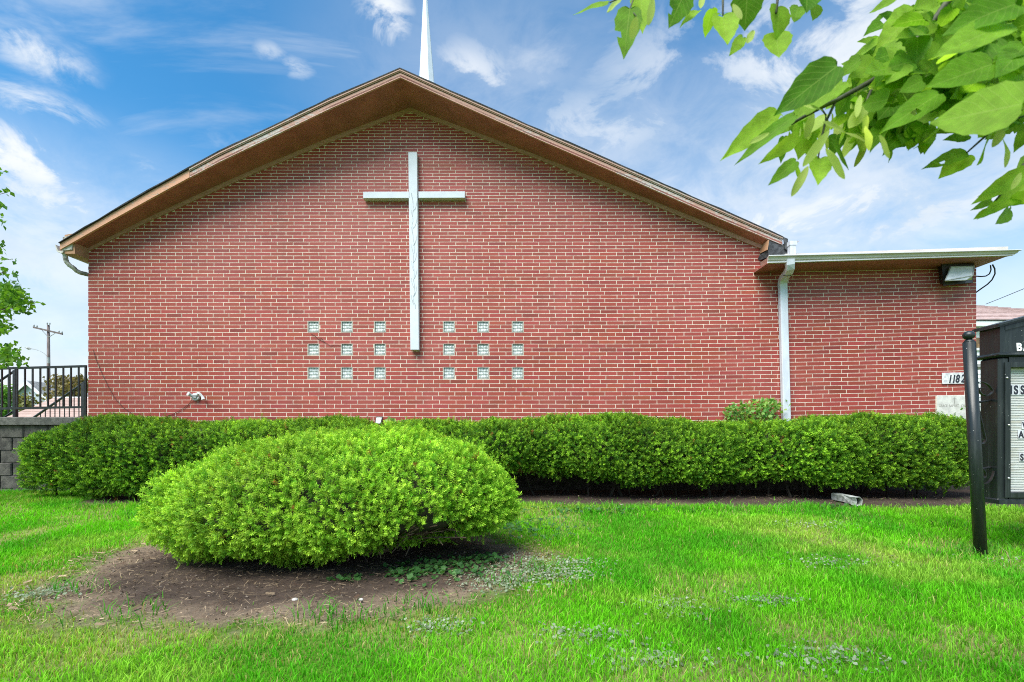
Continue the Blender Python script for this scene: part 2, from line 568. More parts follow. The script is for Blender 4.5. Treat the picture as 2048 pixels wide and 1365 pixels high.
M['signblack'] = enamel()
M['blockback'] = flat("bright_interior", (.60, .64, .62), .8, .2, 9)
M['grout'] = flat("block_grout", (.40, .385, .34), .9, .12, 25, .3)


def board_material():
    m, g, b = principled("ribbed_letter_board", .5, .3)
    oc = g.new('ShaderNodeTexCoord').outputs['Object']
    n = g.noise(g.scale(oc, 1, 1, 8), 4, 5, .6)
    g.link(g.mix(g.ramp(n, .4, .75), (.66, .67, .66, 1), (.50, .46, .36, 1)), b.inputs['Base Color'])
    return m


M['board'] = board_material()


def soil_material():
    m, g, b = principled("ground_soil", .95, .15)
    at = g.new('ShaderNodeAttribute'); at.attribute_name = 'Col'
    oc = g.new('ShaderNodeTexCoord').outputs['Object']
    n1 = g.noise(oc, 3.0, 6, .65, .3)
    n2 = g.noise(oc, 38, 6, .7, .2)
    n3 = g.noise(g.scale(oc, 1, 1, 1), 170, 3, .6)
    c = g.mix(g.ramp(n1, .3, .7, 0, .55), at.outputs['Color'], g.mix(1.0, at.outputs['Color'], (.55, .52, .5, 1), 'MULTIPLY'))
    c = g.mix(g.ramp(n2, .55, .75, 0, .55), c, (.115, .08, .057, 1))
    c = g.mix(g.ramp(n3, .62, .78, 0, .5), c, (.24, .19, .145, 1))
    g.link(c, b.inputs['Base Color'])
    bn = g.new('ShaderNodeBump'); bn.inputs['Strength'].default_value = .9; bn.inputs['Distance'].default_value = .02
    g.link(g.math('ADD', g.math('MULTIPLY', n2, .7), g.math('MULTIPLY', n3, .3)), bn.inputs['Height'])
    g.link(bn.outputs[0], b.inputs['Normal'])
    return m


M['soil'] = soil_material()

# ------------------------------------------------------------------ ground
BEDC, BEDR = (-1.98, 4.80), (2.06, 1.76)


def bed_d(X, Y):
    """< 1 inside the bare bed round the yew"""
    X = np.asarray(X, dtype=float); Y = np.asarray(Y, dtype=float)
    dx = (X - BEDC[0]) / BEDR[0]; dy = (Y - BEDC[1]) / BEDR[1]
    return np.sqrt(dx * dx + dy * dy) + (vnoise(X * 1.6, Y * 1.6, 5) - .5) * .35 + (vnoise(X * 7, Y * 7, 6) - .5) * .22


def strip_d(X, Y):
    """> 0 inside the bare strip under the hedges"""
    X = np.asarray(X, dtype=float)
    edge = 7.42 + (vnoise(X * 1.1, np.asarray(Y) * .6, 9) - .5) * .5
    edge = edge + sstep(-6.6, -7.4, X) * 3.5 * (X < -6)
    edge = edge - sstep(4.0, 4.8, X) * .25
    return np.asarray(Y) - edge


def ground():
    def axis(lo, hi, step, far):
        a = list(np.arange(lo, hi + 1e-6, step))
        d = step
        while a[-1] < far: d *= 1.5; a.append(a[-1] + d)
        d = step
        while a[0] > -far: d *= 1.5; a.insert(0, a[0] - d)
        return np.array(a)
    xs = axis(-9.6, 9.6, .06, 900); ys = axis(1.4, 10.0, .06, 900)
    X, Y = np.meshgrid(xs, ys)
    bd = bed_d(X, Y); sd = strip_d(X, Y)
    near = (np.abs(X) < 12) & (Y > -5) & (Y < 12)
    inbed = 1 - sstep(.90, 1.06, bd)
    instrip = sstep(-.1, .25, sd) * (Y < 9.4)
    soil = np.maximum(inbed, instrip) * near
    Z = ground_z(X, Y) + near * ((vnoise(X * .8, Y * .8, 3) - .5) * .03 + soil * ((vnoise(X * 7, Y * 7, 4, 4) - .5) * .035 + .012) + soil * inbed * .05 * (1 - sstep(.2, 1.0, bd)))
    thatch = np.stack([np.full_like(X, .085), np.full_like(X, .20), np.full_like(X, .015)], -1)
    pat = sstep(.45, .7, vnoise(X * 1.7, Y * 1.7, 21))[..., None]
    thatch = thatch * (1 - pat) + np.array([.22, .25, .08]) * pat
    dirt = np.stack([np.full_like(X, .072), np.full_like(X, .053), np.full_like(X, .042)], -1)
    rim = (sstep(.70, .92, bd) * (1 - sstep(.95, 1.2, bd)))[..., None] * near[..., None]
    dirt = dirt * (1 - rim * .8) + np.array([.27, .205, .145]) * rim * .8
    c = thatch * (1 - soil[..., None]) + dirt * soil[..., None]
    ny, nx = X.shape
    idx = np.arange(nx * ny).reshape(ny, nx)
    F = np.stack([idx[:-1, :-1], idx[:-1, 1:], idx[1:, 1:], idx[1:, :-1]], -1).reshape(-1, 4)
    V = np.stack([X, Y, Z], -1).reshape(-1, 3)
    o = np_mesh("ground", V, F, M['soil'], c.reshape(-1, 3), smooth=True)
    tag(o, kind='structure')


ground()

# ------------------------------------------------------------------ church
YW = 9.26                       # front wall plane
S = 1000 / YW


def WX(x): return (x - 1040) / S
def WZ(y): return EYE + (870 - y) / S


FAS = [(120, 486, 500), (225, 424, 440), (300, 380.5, 398.5), (376, 338.5, 357), (440, 303.5, 323.5), (520, 266, 285), (660, 198.5, 217.5), (798, 138, 155), (900, 183, 200), (1080, 261.3, 280.3), (1220, 321.8, 340.8), (1300, 357.4, 376), (1440, 418.5, 438), (1565, 474.5, 490)]
WAL = [(178, 498, 504), (300, 436, 444), (440, 371, 380), (520, 336, 344), (660, 277.4, 286.5), (822, 217.5, 225.5), (1080, 314.6, 322), (1220, 370, 378), (1300, 401.5, 409.7), (1440, 457.5, 466.7), (1524, 493, 500)]


def fas_depth(x):
    t = .085 - (.049 * (798 - x) / 658 if x < 798 else .062 * (x - 798) / 740)
    return YW * (1 - t)


FP = []
for (x, yt, yb) in FAS:
    d = fas_depth(x)
    FP.append((x, (x - 1040) * d / 1000, d, EYE + (870 - yt) * d / 1000, EYE + (870 - yb) * d / 1000))
WP = [(WX(x), WZ(a), WZ(b)) for (x, a, b) in WAL]
FP[7] = (FP[7][0], -2.03, FP[7][2], FP[7][3], FP[7][4])
WP[5] = (-2.03, WP[5][1], WP[5][2])
fx = np.array([p[1] for p in FP]); fy = np.array([p[2] for p in FP]); ft = np.array([p[3] for p in FP]); fb = np.array([p[4] for p in FP])
wx = np.array([p[0] for p in WP]); ws = np.array([p[1] for p in WP]); wb = np.array([p[2] for p in WP])
XL, XR = WX(177), WX(1952)


def ext(x, xs, zs):
    x = np.asarray(x, dtype=float)
    r = np.interp(x, xs, zs)
    r = np.where(x < xs[0], zs[0] + (x - xs[0]) * (zs[1] - zs[0]) / (xs[1] - xs[0]), r)
    r = np.where(x > xs[-1], zs[-1] + (x - xs[-1]) * (zs[-1] - zs[-2]) / (xs[-1] - xs[-2]), r)
    return r


church = thing("church_building", (0, YW, .15), "long low red brick church with a brown gable roof and a flat wing", "church")
YB = 27.0
# wall body: gable outline pushed back, mortar in front
ZTOPW = WZ(541)
bodyx = np.unique(np.concatenate([wx, [XL, WX(1540)]]))
bodyx = bodyx[(bodyx >= XL) & (bodyx <= WX(1540))]
outl = [(XL, -.2)] + [(XR, -.2), (XR, ZTOPW + .02), (WX(1540), ZTOPW + .05)] + [(x, float(ext(x, wx, ws)) - .004) for x in bodyx[::-1]]
GBX = [627, 693.8, 759.9, 897.9, 966.4, 1035.6]
GBY = [654, 699.2, 746.4]
GBH = [22.6, 23.2, 24.2]
GBW = 22.6
import bmesh
bm = bmesh.new()
def loop_(pts):
    vs = [bm.verts.new((x, YW, z)) for x, z in pts]
    return [bm.edges.new((vs[i], vs[(i + 1) % len(vs)])) for i in range(len(vs))], vs
edges, ov = loop_(outl)
holes = []
for gi_, gy in enumerate(GBY):
    for gx in GBX:
        h_ = .002
        x0_, x1_ = WX(gx - GBW / 2) - h_, WX(gx + GBW / 2) + h_
        z0_, z1_ = WZ(gy + GBH[gi_] / 2) - h_, WZ(gy - GBH[gi_] / 2) + h_
        e_, v_ = loop_([(x0_, z0_), (x1_, z0_), (x1_, z1_), (x0_, z1_)])
        edges += e_; holes.append(v_)
bmesh.ops.triangle_fill(bm, use_beauty=True, use_dissolve=False, edges=edges, normal=(0, -1, 0))
for f_ in bm.faces: f_.normal_update()
for v_ in holes:                              # reveals, 10 cm deep
    bk_ = [bm.verts.new((q.co.x, YW + .10, q.co.z)) for q in v_]
    for i in range(4): bm.faces.new((v_[i], v_[(i + 1) % 4], bk_[(i + 1) % 4], bk_[i]))
bk_ = [bm.verts.new((x, YB, z)) for x, z in outl]
bm.faces.new(bk_[::-1]).material_index = 1
for i in range(len(ov)):
    j = (i + 1) % len(ov)
    bm.faces.new((ov[i], bk_[i], bk_[j], ov[j])).material_index = 1
me = bpy.data.meshes.new("mortar_wall"); bm.to_mesh(me); bm.free()
me.materials.append(M['mortar']); me.materials.append(M['brick_side'])
link("mortar_wall", me, church)
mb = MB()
mb.box(XL - .01, XR + .01, YW - .035, YW - .0001, -.2, .50)  # dark band added over the wall foot, stands in for deep shade behind the hedge
mb.build("wall_foot_shade", flat("wall_foot_shade_dark", (.045, .038, .033), .95, .3, 9, .5, 30), church)

def row_shift(x):
    """courses rise very slightly towards the wing"""
    t = np.clip((np.asarray(x, dtype=float) - 1180) / 770, 0, 1.1)
    return -10.5 * t ** 2


K0, K1 = 4.72, .0044
def crs(y): return math.log((K0 + K1 * y) / (K0 + K1 * 642.6)) / K1
def ycrs(n): return ((K0 + K1 * 642.6) * math.exp(n * K1) - K0) / K1


def brick_mesh():
    V = []; F = []; Cc = []
    n0 = int(math.floor(crs(215))) - 1; n1 = int(math.ceil(crs(870))) + 34
    CS = (1871.5, 2000, 791, 905)           # corner stone
    rnd = random.Random(5)
    base = np.array([.305, .050, .036])
    mj = .0046 * S                           # half bed joint, px
    for n in range(n0, n1):
        y0, y1 = ycrs(n), ycrs(n + 1)
        off = (0 if n % 2 == 0 else .37) + rnd.uniform(-.05, .05)
        x = 176.5 - off * 31.5
        xr = 1952.5
        row = []
        while x < xr:
            wd = 30.5 + .0028 * x + rnd.uniform(-.35, .35)
            row.append([max(x, 176.5), min(x + wd, xr)])
            x += wd
        # openings
        holes = []
        for gy, gh in zip(GBY, GBH):
            if y0 < gy + gh / 2 - 2.6 and y1 > gy - gh / 2 + 2.6:
                for gx in GBX: holes.append((gx - GBW / 2 - .3, gx + GBW / 2 + .3))
        rs = float(row_shift(1910))
        if y0 + rs > CS[2] - 4 and y0 + rs < CS[3]: holes.append((CS[0], 1960))
        segs = []
        for a, b in row:
            parts = [(a, b)]
            for h0, h1 in holes:
                nx = []
                for (p, q) in parts:
                    if q <= h0 or p >= h1: nx.append((p, q))
                    else:
                        if p < h0: nx.append((p, h0))
                        if q > h1: nx.append((h1, q))
                parts = nx
            segs += [s for s in parts if s[1] - s[0] > 2.5]
        for (a, b) in segs:
            # clip under the gable
            ym = (y0 + y1) / 2
            zt = WZ(y0)
            def lim(xp):
                xw = WX(xp)
                return float(ext(xw, wx, wb)) + .05 if xp < 1527 else WZ(538)
            if min(lim(a), lim(b)) < zt and max(lim(a), lim(b)) < zt: continue
            if lim(a) < zt:
                for q in np.linspace(a, b, 9):
                    if lim(q) >= zt: break
                a = q
            if lim(b) < zt:
                for q in np.linspace(b, a, 9):
                    if lim(q) >= zt: break
                b = q
            if b - a < 2.0: continue
            hj = .0047 * S
            xa, xb = WX(a + hj) if a > 177 else WX(a), WX(b - hj) if b < 1952 else WX(b)
            j = lambda s=.0011: rnd.uniform(-s, s)
            sa, sb = float(row_shift(a)), float(row_shift(b))
            za0, zb0 = WZ(y1 - mj + sa) , WZ(y1 - mj + sb)
            za1, zb1 = WZ(y0 + mj + sa), WZ(y0 + mj + sb)
            fy_ = YW - .0012 + rnd.uniform(-.0004, .0004)
            e = .0005
            p = [(xa + j(), YW + .001, za0 + j()), (xb + j(), YW + .001, zb0 + j()), (xb + j(), YW + .001, zb1 + j()), (xa + j(), YW + .001, za1 + j())]
            cx = [e, -e, -e, e]; cz = [e, e, -e, -e]
            q = [(p[i][0] + cx[i], fy_, p[i][2] + cz[i]) for i in range(4)]
            k = len(V)
            V += p + q
            F += [(k + 4, k + 5, k + 6, k + 7)] + [(k + i, k + (i + 1) % 4, k + 4 + (i + 1) % 4, k + 4 + i) for i in range(4)]
            br = rnd.gauss(1, .085)
            hue = rnd.gauss(0, .10)
            c = base * br * np.array([1 - hue * .1, 1 + hue * .6, 1 - hue * .7])
            if rnd.random() < .05: c = c * .75
            Cc += [tuple(c)] * 8
    return np_mesh("brick_facing", np.array(V), np.array(F), M['brick'], np.array(Cc), church)


brick_mesh()

# frieze board along the top of the wall
path = [float(x) for x in np.unique(np.concatenate([wx, [XL - .005, WX(1523)]])) if XL - .01 <= x <= WX(1523) + .001]
A = [(x, YW - .03, float(ext(x, wx, ws))) for x in path]; B = [(x, YW - .03, float(ext(x, wx, wb))) for x in path]
mb = MB()
mb.sweep([[(x, YW - .03, z + .02) for x, y, z in A], B, [(x, YW - .003, z) for x, y, z in B], [(x, YW - .003, z + .02) for x, y, z in A]])
mb.build("frieze_board", M['frieze'], church)

# soffit between fascia and wall, one crease at the ridge
sx_ = np.unique(np.round(np.concatenate([fx, np.clip(wx, -7.98, 4.46)]), 4))
mb = MB()
lo_ = []; hi_ = []; lo2 = []; hi2 = []
for x in sx_:
    f = (float(x), float(np.interp(x, fx, fy)), float(ext(x, fx, fb)) + .012)
    wv = (float(x), YW, float(ext(x, wx, ws)))
    lo_.append(f); hi_.append(wv); lo2.append((f[0], f[1], f[2] + .03)); hi2.append((wv[0], wv[1], wv[2] + .03))
mb.sweep([lo_, hi_, hi2, lo2])
mb.build("soffit", M['soffit'], church)
# fascia: shingle edge, crown strip, gap, main board
def band(f0, f1, y0, y1, xa=None, xb=None, seg=False):
    xs = [float(x) for x in fx]
    if xa is not None: xs = [xa] + [x for x in xs if x > xa + .02]
    if xb is not None: xs = [x for x in xs if x < xb - .02] + [xb]
    a = [];
    for x in xs:
        yv = float(np.interp(x, fx, fy)); t = float(np.interp(x, fx, ft)); b = float(np.interp(x, fx, fb)); h = t - b
        a.append(((x, yv + y0, t - h * f0), (x, yv + y0, t - h * f1), (x, yv + y1, t - h * f1), (x, yv + y1, t - h * f0)))
    return [[q[k] for q in a] for k in range(4)]
X1 = (380 - 1040) * fas_depth(380) / 1000
X0e = float(fx[0])
mb = MB(); mb.sweep(band(.45, 1.0, 0, .035, X1, None)); mb.build("fascia_board", M['fascia'], church)
mb = MB(); mb.sweep(band(.16, 1.0, -.004, .035, X0e, X1 - .006)); o = mb.build("fascia_board", M['fascia_raw'], church); o['label'] = "newer salmon coloured fascia board"
mb = MB(); mb.sweep(band(.135, .30, -.028, .0, X1, None)); mb.sweep(band(.30, .40, -.016, .0, X1, None)); mb.build("crown_moulding", M['crown'], church)
mb = MB(); mb.sweep(band(.40, .45, .010, .035, X1, None)); mb.build("fascia_gap", M['dark'], church)
# roof: slabs running back, ragged shingle edge
mb = MB()
rxs = []
for a, b in zip(fx[:-1], fx[1:]):
    k = max(1, int((b - a) / .22))
    rxs += list(np.linspace(a, b, k, endpoint=False))
rxs.append(fx[-1])
rr_ = random.Random(3)
top = []; bot = []; bt2 = []; bb2 = []
for x in rxs:
    yv = float(np.interp(x, fx, fy)); t = float(np.interp(x, fx, ft)); b = float(np.interp(x, fx, fb)); h = t - b
    jz = rr_.uniform(-.006, .006)
    top.append((x, yv - .034 + rr_.uniform(-.005, .005), t + jz)); bot.append((x, yv - .034, t - h * .13)); bt2.append((x, YB + .5, t + jz)); bb2.append((x, YB + .5, t - h * .13))
mb.sweep([top, bot, bb2, bt2])
roof = mb.build("shingle_roof", M['shingle'], church)

# left eave: box return, gutter, elbow
mb = MB()
zt, zb_ = WZ(488), WZ(517)
mb.hexa([(-8.17, 8.97, zb_ - .02), (-7.985, 8.97, zb_ - .02), (-7.985, 24, zb_ + .0), (-8.17, 24, zb_)], [(-8.17, 8.97, zt + .05), (-7.985, 8.97, zt + .08), (-7.985, 24, zt + .08), (-8.17, 24, zt + .05)])
mb.build("eave_box", M['orange'], church)
mb = MB()
mb.hexa([(-8.19, 8.955, zb_ + .03), (-8.02, 8.955, zb_ + .05), (-8.02, 8.969, zb_ + .05), (-8.19, 8.969, zb_ + .03)], [(-8.19, 8.955, zt + .0), (-8.02, 8.955, zt + .05), (-8.02, 8.969, zt + .05), (-8.19, 8.969, zt)])
mb.build("eave_end_board", M['dirty_white'], church)
mb = MB()
gz = EYE + (870 - 505) * 9.0 / 1000
sec = [(-8.175, gz - .02), (-8.175, gz + .10), (-8.19, gz + .10), (-8.20, gz + .0), (-8.27, gz + .01), (-8.315, gz + .12), (-8.33, gz + .12), (-8.29, gz - .01), (-8.22, gz - .03)]
mb.sweep([[(x, 8.95, z), (x, 24, z + .03)] for x, z in sec])
mb.build("eave_gutter", M['dirty_white'], church)
mb = MB()
pp = [P(130, 506, 9.03), P(131, 516, 9.03), P(133, 524, 9.05), P(139, 531, 9.08), P(147, 536, 9.12), P(153, 542, 9.17), P(161, 546, 9.22), P(170, 548, 9.28), P(182, 551, 9.36), P(183, 575, 9.40), P(184, 860, 9.42)]
pp[-3:] = [Vector((-8.03, 9.40, pp[-3].z)), Vector((-8.03, 9.42, pp[-2].z)), Vector((-8.03, 9.42, .3))]
pf = []
for a, b in zip(pp, pp[1:]):
    for k in range(3): pf.append(a.lerp(b, k / 3))
pf.append(pp[-1])
mb.tube(pf, [.036 + (.004 if i % 2 else 0) for i in range(len(pf))], 8)
mb.build("corrugated_downspout", M['dirty_white'], church, smooth=True)

# right eave: black tar paper box, orange return board
D9 = 9.03
mb = MB()
frt = [P(1537, 481, D9), P(1563, 491.5, D9), P(1575, 482, D9), P(1578, 512, D9), P(1537, 514, D9)]
bk2 = [Vector((p.x, YW - .012, p.z)) for p in frt]
ids = [mb.vert(p) for p in frt]; idb = [mb.vert(p) for p in bk2]
mb.face(ids); mb.face(idb[::-1])
for i in range(5): mb.face((ids[i], idb[i], idb[(i + 1) % 5], ids[(i + 1) % 5]))
a0 = [P(1538, 499, D9), P(1541, 512, D9), P(1518, 521.5, YW - .012), P(1516, 517, YW - .012)]
mb.poly(a0)
mb.poly([P(1538, 499, D9), P(1516, 517, YW - .012), P(1521, 507, YW - .012)])
mb.build("tar_paper_flashing", M['tar'], church)
mb = MB()
q = [P(1520.5, 507.5, YW - .011), P(1524, 491, YW - .011), P(1538.5, 480, D9 - .005), P(1535.5, 500, D9 - .005)]
mb.hexa(q, [p + Vector((-.014, 0, 0)) for p in q])
mb.build("eave_return_board", M['orange'], church)
# roof corner metal cap and short spout
mb = MB()
q = [P(1567, 474, 9.0), P(1576, 478, 9.0), P(1577, 502, 9.0), P(1570, 498, 9.0)]
mb.hexa(q, [p + Vector((0, .02, 0)) for p in q])
mb.build("corner_cap", M['tar'], church)
mb = MB()
x0 = P(1578, 0, 8.95).x; x1 = P(1590, 0, 8.95).x
zA = P(0, 484, 8.95).z; zB = P(0, 513, 8.95).z; zM = P(0, 492, 8.95).z
mb.box(x0 - .012, x1 + .012, 8.90, 9.02, zM, zA)
mb.box(x0, x1 - .005, 8.91, 9.0, zB - .05, zM)
mb.poly([(x1, 8.9, zA), (x1 + .07, 8.92, zA + .005), (x1 + .07, 9.0, zA + .005), (x1, 9.0, zA)])
mb.build("upper_spout", M['spout'], church)

# wing: flat roof with a front gutter
D8 = 8.66
def gz_(x): return EYE + (870 - np.interp(x, [1537, 2045], [511.3, 499.8])) * D8 / 1000
xa, xb = (1537 - 1040) * D8 / 1000, (2043 - 1040) * D8 / 1000
mb = MB()
za, zb2 = float(gz_(1537)), float(gz_(2045))
ha, hb = .112, .078
prof = [(0, 0), (-.008, .0), (-.008, -.16), (.02, -.22), (.035, -.62), (.055, -.70), (.058, -.86), (.075, -1.0), (.13, -1.0), (.13, -.1), (.12, 0)]
mb.sweep([[(xa + max(0, dy) * .3, D8 + dy, za + f * ha), (xb - max(0, dy) * 1.1, D8 + dy, zb2 + f * hb)] for dy, f in prof])
mb.build("wing_gutter", M['gutter'], church)
mb = MB()
for (f0, f1, dy) in ((.02, -.10, -.014), (-.84, -1.0, .045)):
    mb.sweep([[(xa, D8 + dy, za + f * ha), (xb - (.0 if f0 > -.5 else .08), D8 + dy, zb2 + f * hb)] for f in (f0, f1)] + [[(xa, D8 + dy + .008, za + f * ha), (xb - (.0 if f0 > -.5 else .08), D8 + dy + .008, zb2 + f * hb)] for f in (f1, f0)])
mb.build("gutter_lip", M['gutter_line'], church)
zs0, zs1 = WZ(545), WZ(540.5)
XE = 8.52
DS = D8 + .105
mb = MB()
mb.hexa([(xa + .02, DS, P(0, 528.5, DS).z - .0), (XE, DS, P(0, 514, DS).z), (XE, YB, zs1), (xa + .02, YB, zs0)],
        [(xa + .02, DS, za - ha + .02), (XE, DS, zb2 - hb + .02), (XE, YB, zb2 - .02), (xa + .02, YB, za - .03)])
mb.build("wing_roof_slab", M['soffit'], church)
mb = MB()
mb.hexa([(xa + .02, DS - .012, P(0, 528.5, DS).z - .002), (XE + .01, DS - .012, P(0, 514, DS).z - .002), (XE + .01, DS - .001, P(0, 514, DS).z), (xa + .02, DS - .001, P(0, 528.5, DS).z)],
        [(xa + .02, DS - .012, za - ha - .004), (XE + .01, DS - .012, zb2 - hb - .004), (XE + .01, DS - .001, zb2 - hb - .002), (xa + .02, DS - .001, za - ha - .002)])
mb.build("wing_fascia_trim", M['frieze'], church)
mb = MB()
q = [P(1522, 541.5, YW - .012), P(1520.5, 525.5, YW - .012), P(1535, 516, DS), P(1537.5, 528.5, DS)]
mb.hexa(q, [p + Vector((.014, 0, 0)) for p in q])
mb.build("wing_return_board", M['crown'], church)
mb = MB()
zr0 = P(0, 508, 8.95).z; zr1 = P(0, 493.3, 8.95).z
xr1 = (2016.5 - 1040) * 8.95 / 1000
mb.hexa([(4.75, 8.95, zr0 - .1), (xr1, 8.95, zr1 - .1), (xr1, YB, zr1 - .1), (4.75, YB, zr0 - .1)], [(4.75, 8.95, zr0), (xr1, 8.95, zr1), (xr1, YB, zr1), (4.75, YB, zr0)])
mb.build("roof_edge_flashing", M['gutter'], church)

# downspout with swan neck
mb = MB()
cp_ = [P(1580, 519, 8.72), P(1580, 529, 8.73), P(1580, 537, 8.77), P(1577, 545, 8.86), P(1571.5, 552, 8.98), P(1567, 558, 9.10), P(1565.5, 567, 9.17), P(1566, 580, 9.19), P(1569, 700, 9.19), P(1572.5, 836, 9.19), P(1575, 930, 9.19)]
hw, hd = .069, .045
rings = []
for i, p in enumerate(cp_):
    t = (cp_[min(i + 1, len(cp_) - 1)] - cp_[max(i - 1, 0)]).normalized()
    a = Vector((1, 0, 0)); a = (a - t * a.dot(t)).normalized(); b = t.cross(a)
    b = b if b.y > 0 else -b
    e = .012
    sec = [(-hw + e, -hd), (hw - e, -hd), (hw, -hd + e), (hw, hd), (-hw, hd), (-hw, -hd + e)]
    rings.append([mb.vert(p + a * u + b * v) for u, v in sec])
for A_, B_ in zip(rings, rings[1:]):
    for k in range(6): mb.face((A_[k], A_[(k + 1) % 6], B_[(k + 1) % 6], B_[k]))
mb.face(rings[0][::-1]); mb.face(rings[-1])
mb.build("downspout", M['spout'], church)
mb = MB()
for (px, py, d, ww) in ((1575, 551.5, 8.88, .085), (1568, 715, 9.135, .075)):
    c = P(px, py, d)
    if py < 600: mb.tube([c + Vector((-.09, .0, .012)), c + Vector((-.03, -.012, -.012)), c + Vector((.05, -.005, -.006)), c + Vector((.075, .02, .004))], .006, 5)
mb.build("spout_seam", M['dark'], church)

# glass blocks: each set in its own grout
def glass_block():
    gw, gh = GBW / S, GBH[1] / S
    fr_ = MB()
    r = .013
    for (a0_, a1_, b0_, b1_) in ((-gw / 2, gw / 2, -gh / 2, -gh / 2 + r), (-gw / 2, gw / 2, gh / 2 - r * .8, gh / 2), (-gw / 2, -gw / 2 + r, -gh / 2 + r, gh / 2 - r * .8), (gw / 2 - r, gw / 2, -gh / 2 + r, gh / 2 - r * .8)):
        fr_.box(a0_, a1_, .004, .05, b0_, b1_)
    pn = MB()
    n = 22
    iw, ih = gw / 2 - r, gh / 2 - r
    ids_ = []
    for i in range(n + 1):
        row_ = []
        for k in range(n + 1):
            u = -iw + 2 * iw * k / n; v = -ih + 2 * ih * i / n
            edge = max(abs(u) / iw, abs(v) / ih)
            d_ = .004 * math.sin(u / iw * 3.5 * math.pi) + .005 * math.sin(v / ih * 3.5 * math.pi)
            row_.append(pn.vert((u, .030 + d_ * .7 * (1 if edge < .98 else 0) - .008 * (edge < .92), v)))
        ids_.append(row_)
    for i in range(n):
        for k in range(n): pn.face((ids_[i][k], ids_[i][k + 1], ids_[i + 1][k + 1], ids_[i + 1][k]))
    return fr_, pn


first = None
for gi, gy in enumerate(GBY):
    for gx in GBX:
        loc = Vector((WX(gx), YW - .006, WZ(gy)))
        if first is None:
            f_, p_ = glass_block()
            root = f_.build("glass_block", M['grout'], None)
            pane = p_.build("pane", M['glass'], root, smooth=True)
            first = (root, pane)
        else:
            root = first[0].copy(); COL.objects.link(root)
            pane = first[1].copy(); COL.objects.link(pane); pane.parent = root
        root.parent = church
        root.matrix_parent_inverse = church.matrix_world.inverted()
        root.location = loc
        root.scale = (1, 1, GBH[gi] / GBH[1])
        pane.matrix_parent_inverse = Matrix.Identity(4)

# corner stone
mb = MB()
sa = float(row_shift(1900))
mb.bbox(WX(1873), WX(1950), YW - .012, YW + .05, WZ(900), WZ(791), .004)
cstone = mb.build("corner_stone", M['stone'], church)
cstone['label'] = "pale limestone corner stone with carved lettering"


def text(s, name, mat, size, loc, parent=None, rot=(90, 0, 0), bold=0.0, depth=.002, align='LEFT', spacing=1.0, sx=1.0):
    cu = bpy.data.curves.new(name, 'FONT')
    cu.body = s; cu.size = size; cu.extrude = depth; cu.offset = bold; cu.align_x = align; cu.space_character = spacing
    tmp = bpy.data.objects.new("tmp", cu); COL.objects.link(tmp)
    dg = bpy.context.evaluated_depsgraph_get()
    me = bpy.data.meshes.new_from_object(tmp.evaluated_get(dg))
    bpy.data.objects.remove(tmp); bpy.data.curves.remove(cu)
    me.transform(Matrix.Translation(Vector(loc)) @ Matrix([[math.cos(0), 0, 0, 0], [0, 1, 0, 0], [0, 0, 1, 0], [0, 0, 0, 1]]) @ Matrix.Rotation(rad(rot[1]), 4, 'Y') @ Matrix.Rotation(rad(90), 4, 'X') @ Matrix.Diagonal((sx, 1, 1, 1)))
    me.materials.clear(); me.materials.append(mat)
    return link(name, me, parent)


for wd_, px_ in (("GRACE", 1876.5), ("BAPTIST", 1896.5), ("CHURCH", 1921)):
    text(wd_, "carved_word", M['stonecut'], .066, (WX(px_), YW - .0128, WZ(814.3)), cstone, bold=.0004, depth=.001, sx=.74, spacing=1.05)
mb = MB()
cx_, cz_ = WX(1908), WZ(798)
mb.box(cx_ - .006, cx_ + .006, YW - .0135, YW - .011, cz_ - .09, cz_ + .025)
mb.box(cx_ - .035, cx_ - .0065, YW - .0135, YW - .011, cz_ - .007, cz_ + .005)
mb.box(cx_ + .0065, cx_ + .035, YW - .0135, YW - .011, cz_ - .007, cz_ + .005)
mb.build("carved_cross", M['stonecut'], cstone)

# steeple on the ridge behind
mb = MB()
DSP = 12.4
b0 = P(840, 152, DSP); b1 = P(867.5, 163, DSP)
ctr = Vector(((b0.x + b1.x) / 2, DSP, 0)); wd = (b1.x - b0.x)
ztip = P(0, -62, DSP).z; zb0 = float(np.interp(ctr.x, fx, ft)) - .25
tipx = P(849.4, 0, DSP).x
nn = 8
def rg(z, r, cxx): return [mb.vert((cxx + r * math.cos(2 * math.pi * (k + .5) / nn), DSP + r * math.sin(2 * math.pi * (k + .5) / nn), z)) for k in range(nn)]
zref = P(0, 158, DSP).z
def rz_(z): return (wd / 2) * (ztip - z) / (ztip - zref) / math.cos(math.pi / 8)
def cz2(z): return tipx + (ctr.x - tipx) * (ztip - z) / (ztip - zref)
zlow = zref - .35
R_ = [rg(zlow, rz_(zlow), cz2(zlow)), rg((zlow + ztip) / 2, rz_((zlow + ztip) / 2), cz2((zlow + ztip) / 2)), rg(ztip, .004, tipx)]
for A_, B_ in zip(R_, R_[1:]):
    for k in range(nn): mb.face((A_[k], A_[(k + 1) % nn], B_[(k + 1) % nn], B_[k]))
mb.face(R_[0][::-1]); mb.face(R_[-1])
# square foot astride the ridge
mb.box(ctr.x - .27, ctr.x + .27, DSP - .27, DSP + .27, zb0 - .4, zlow + .001 - .003)
mb.build("steeple", M['steeple'], church)

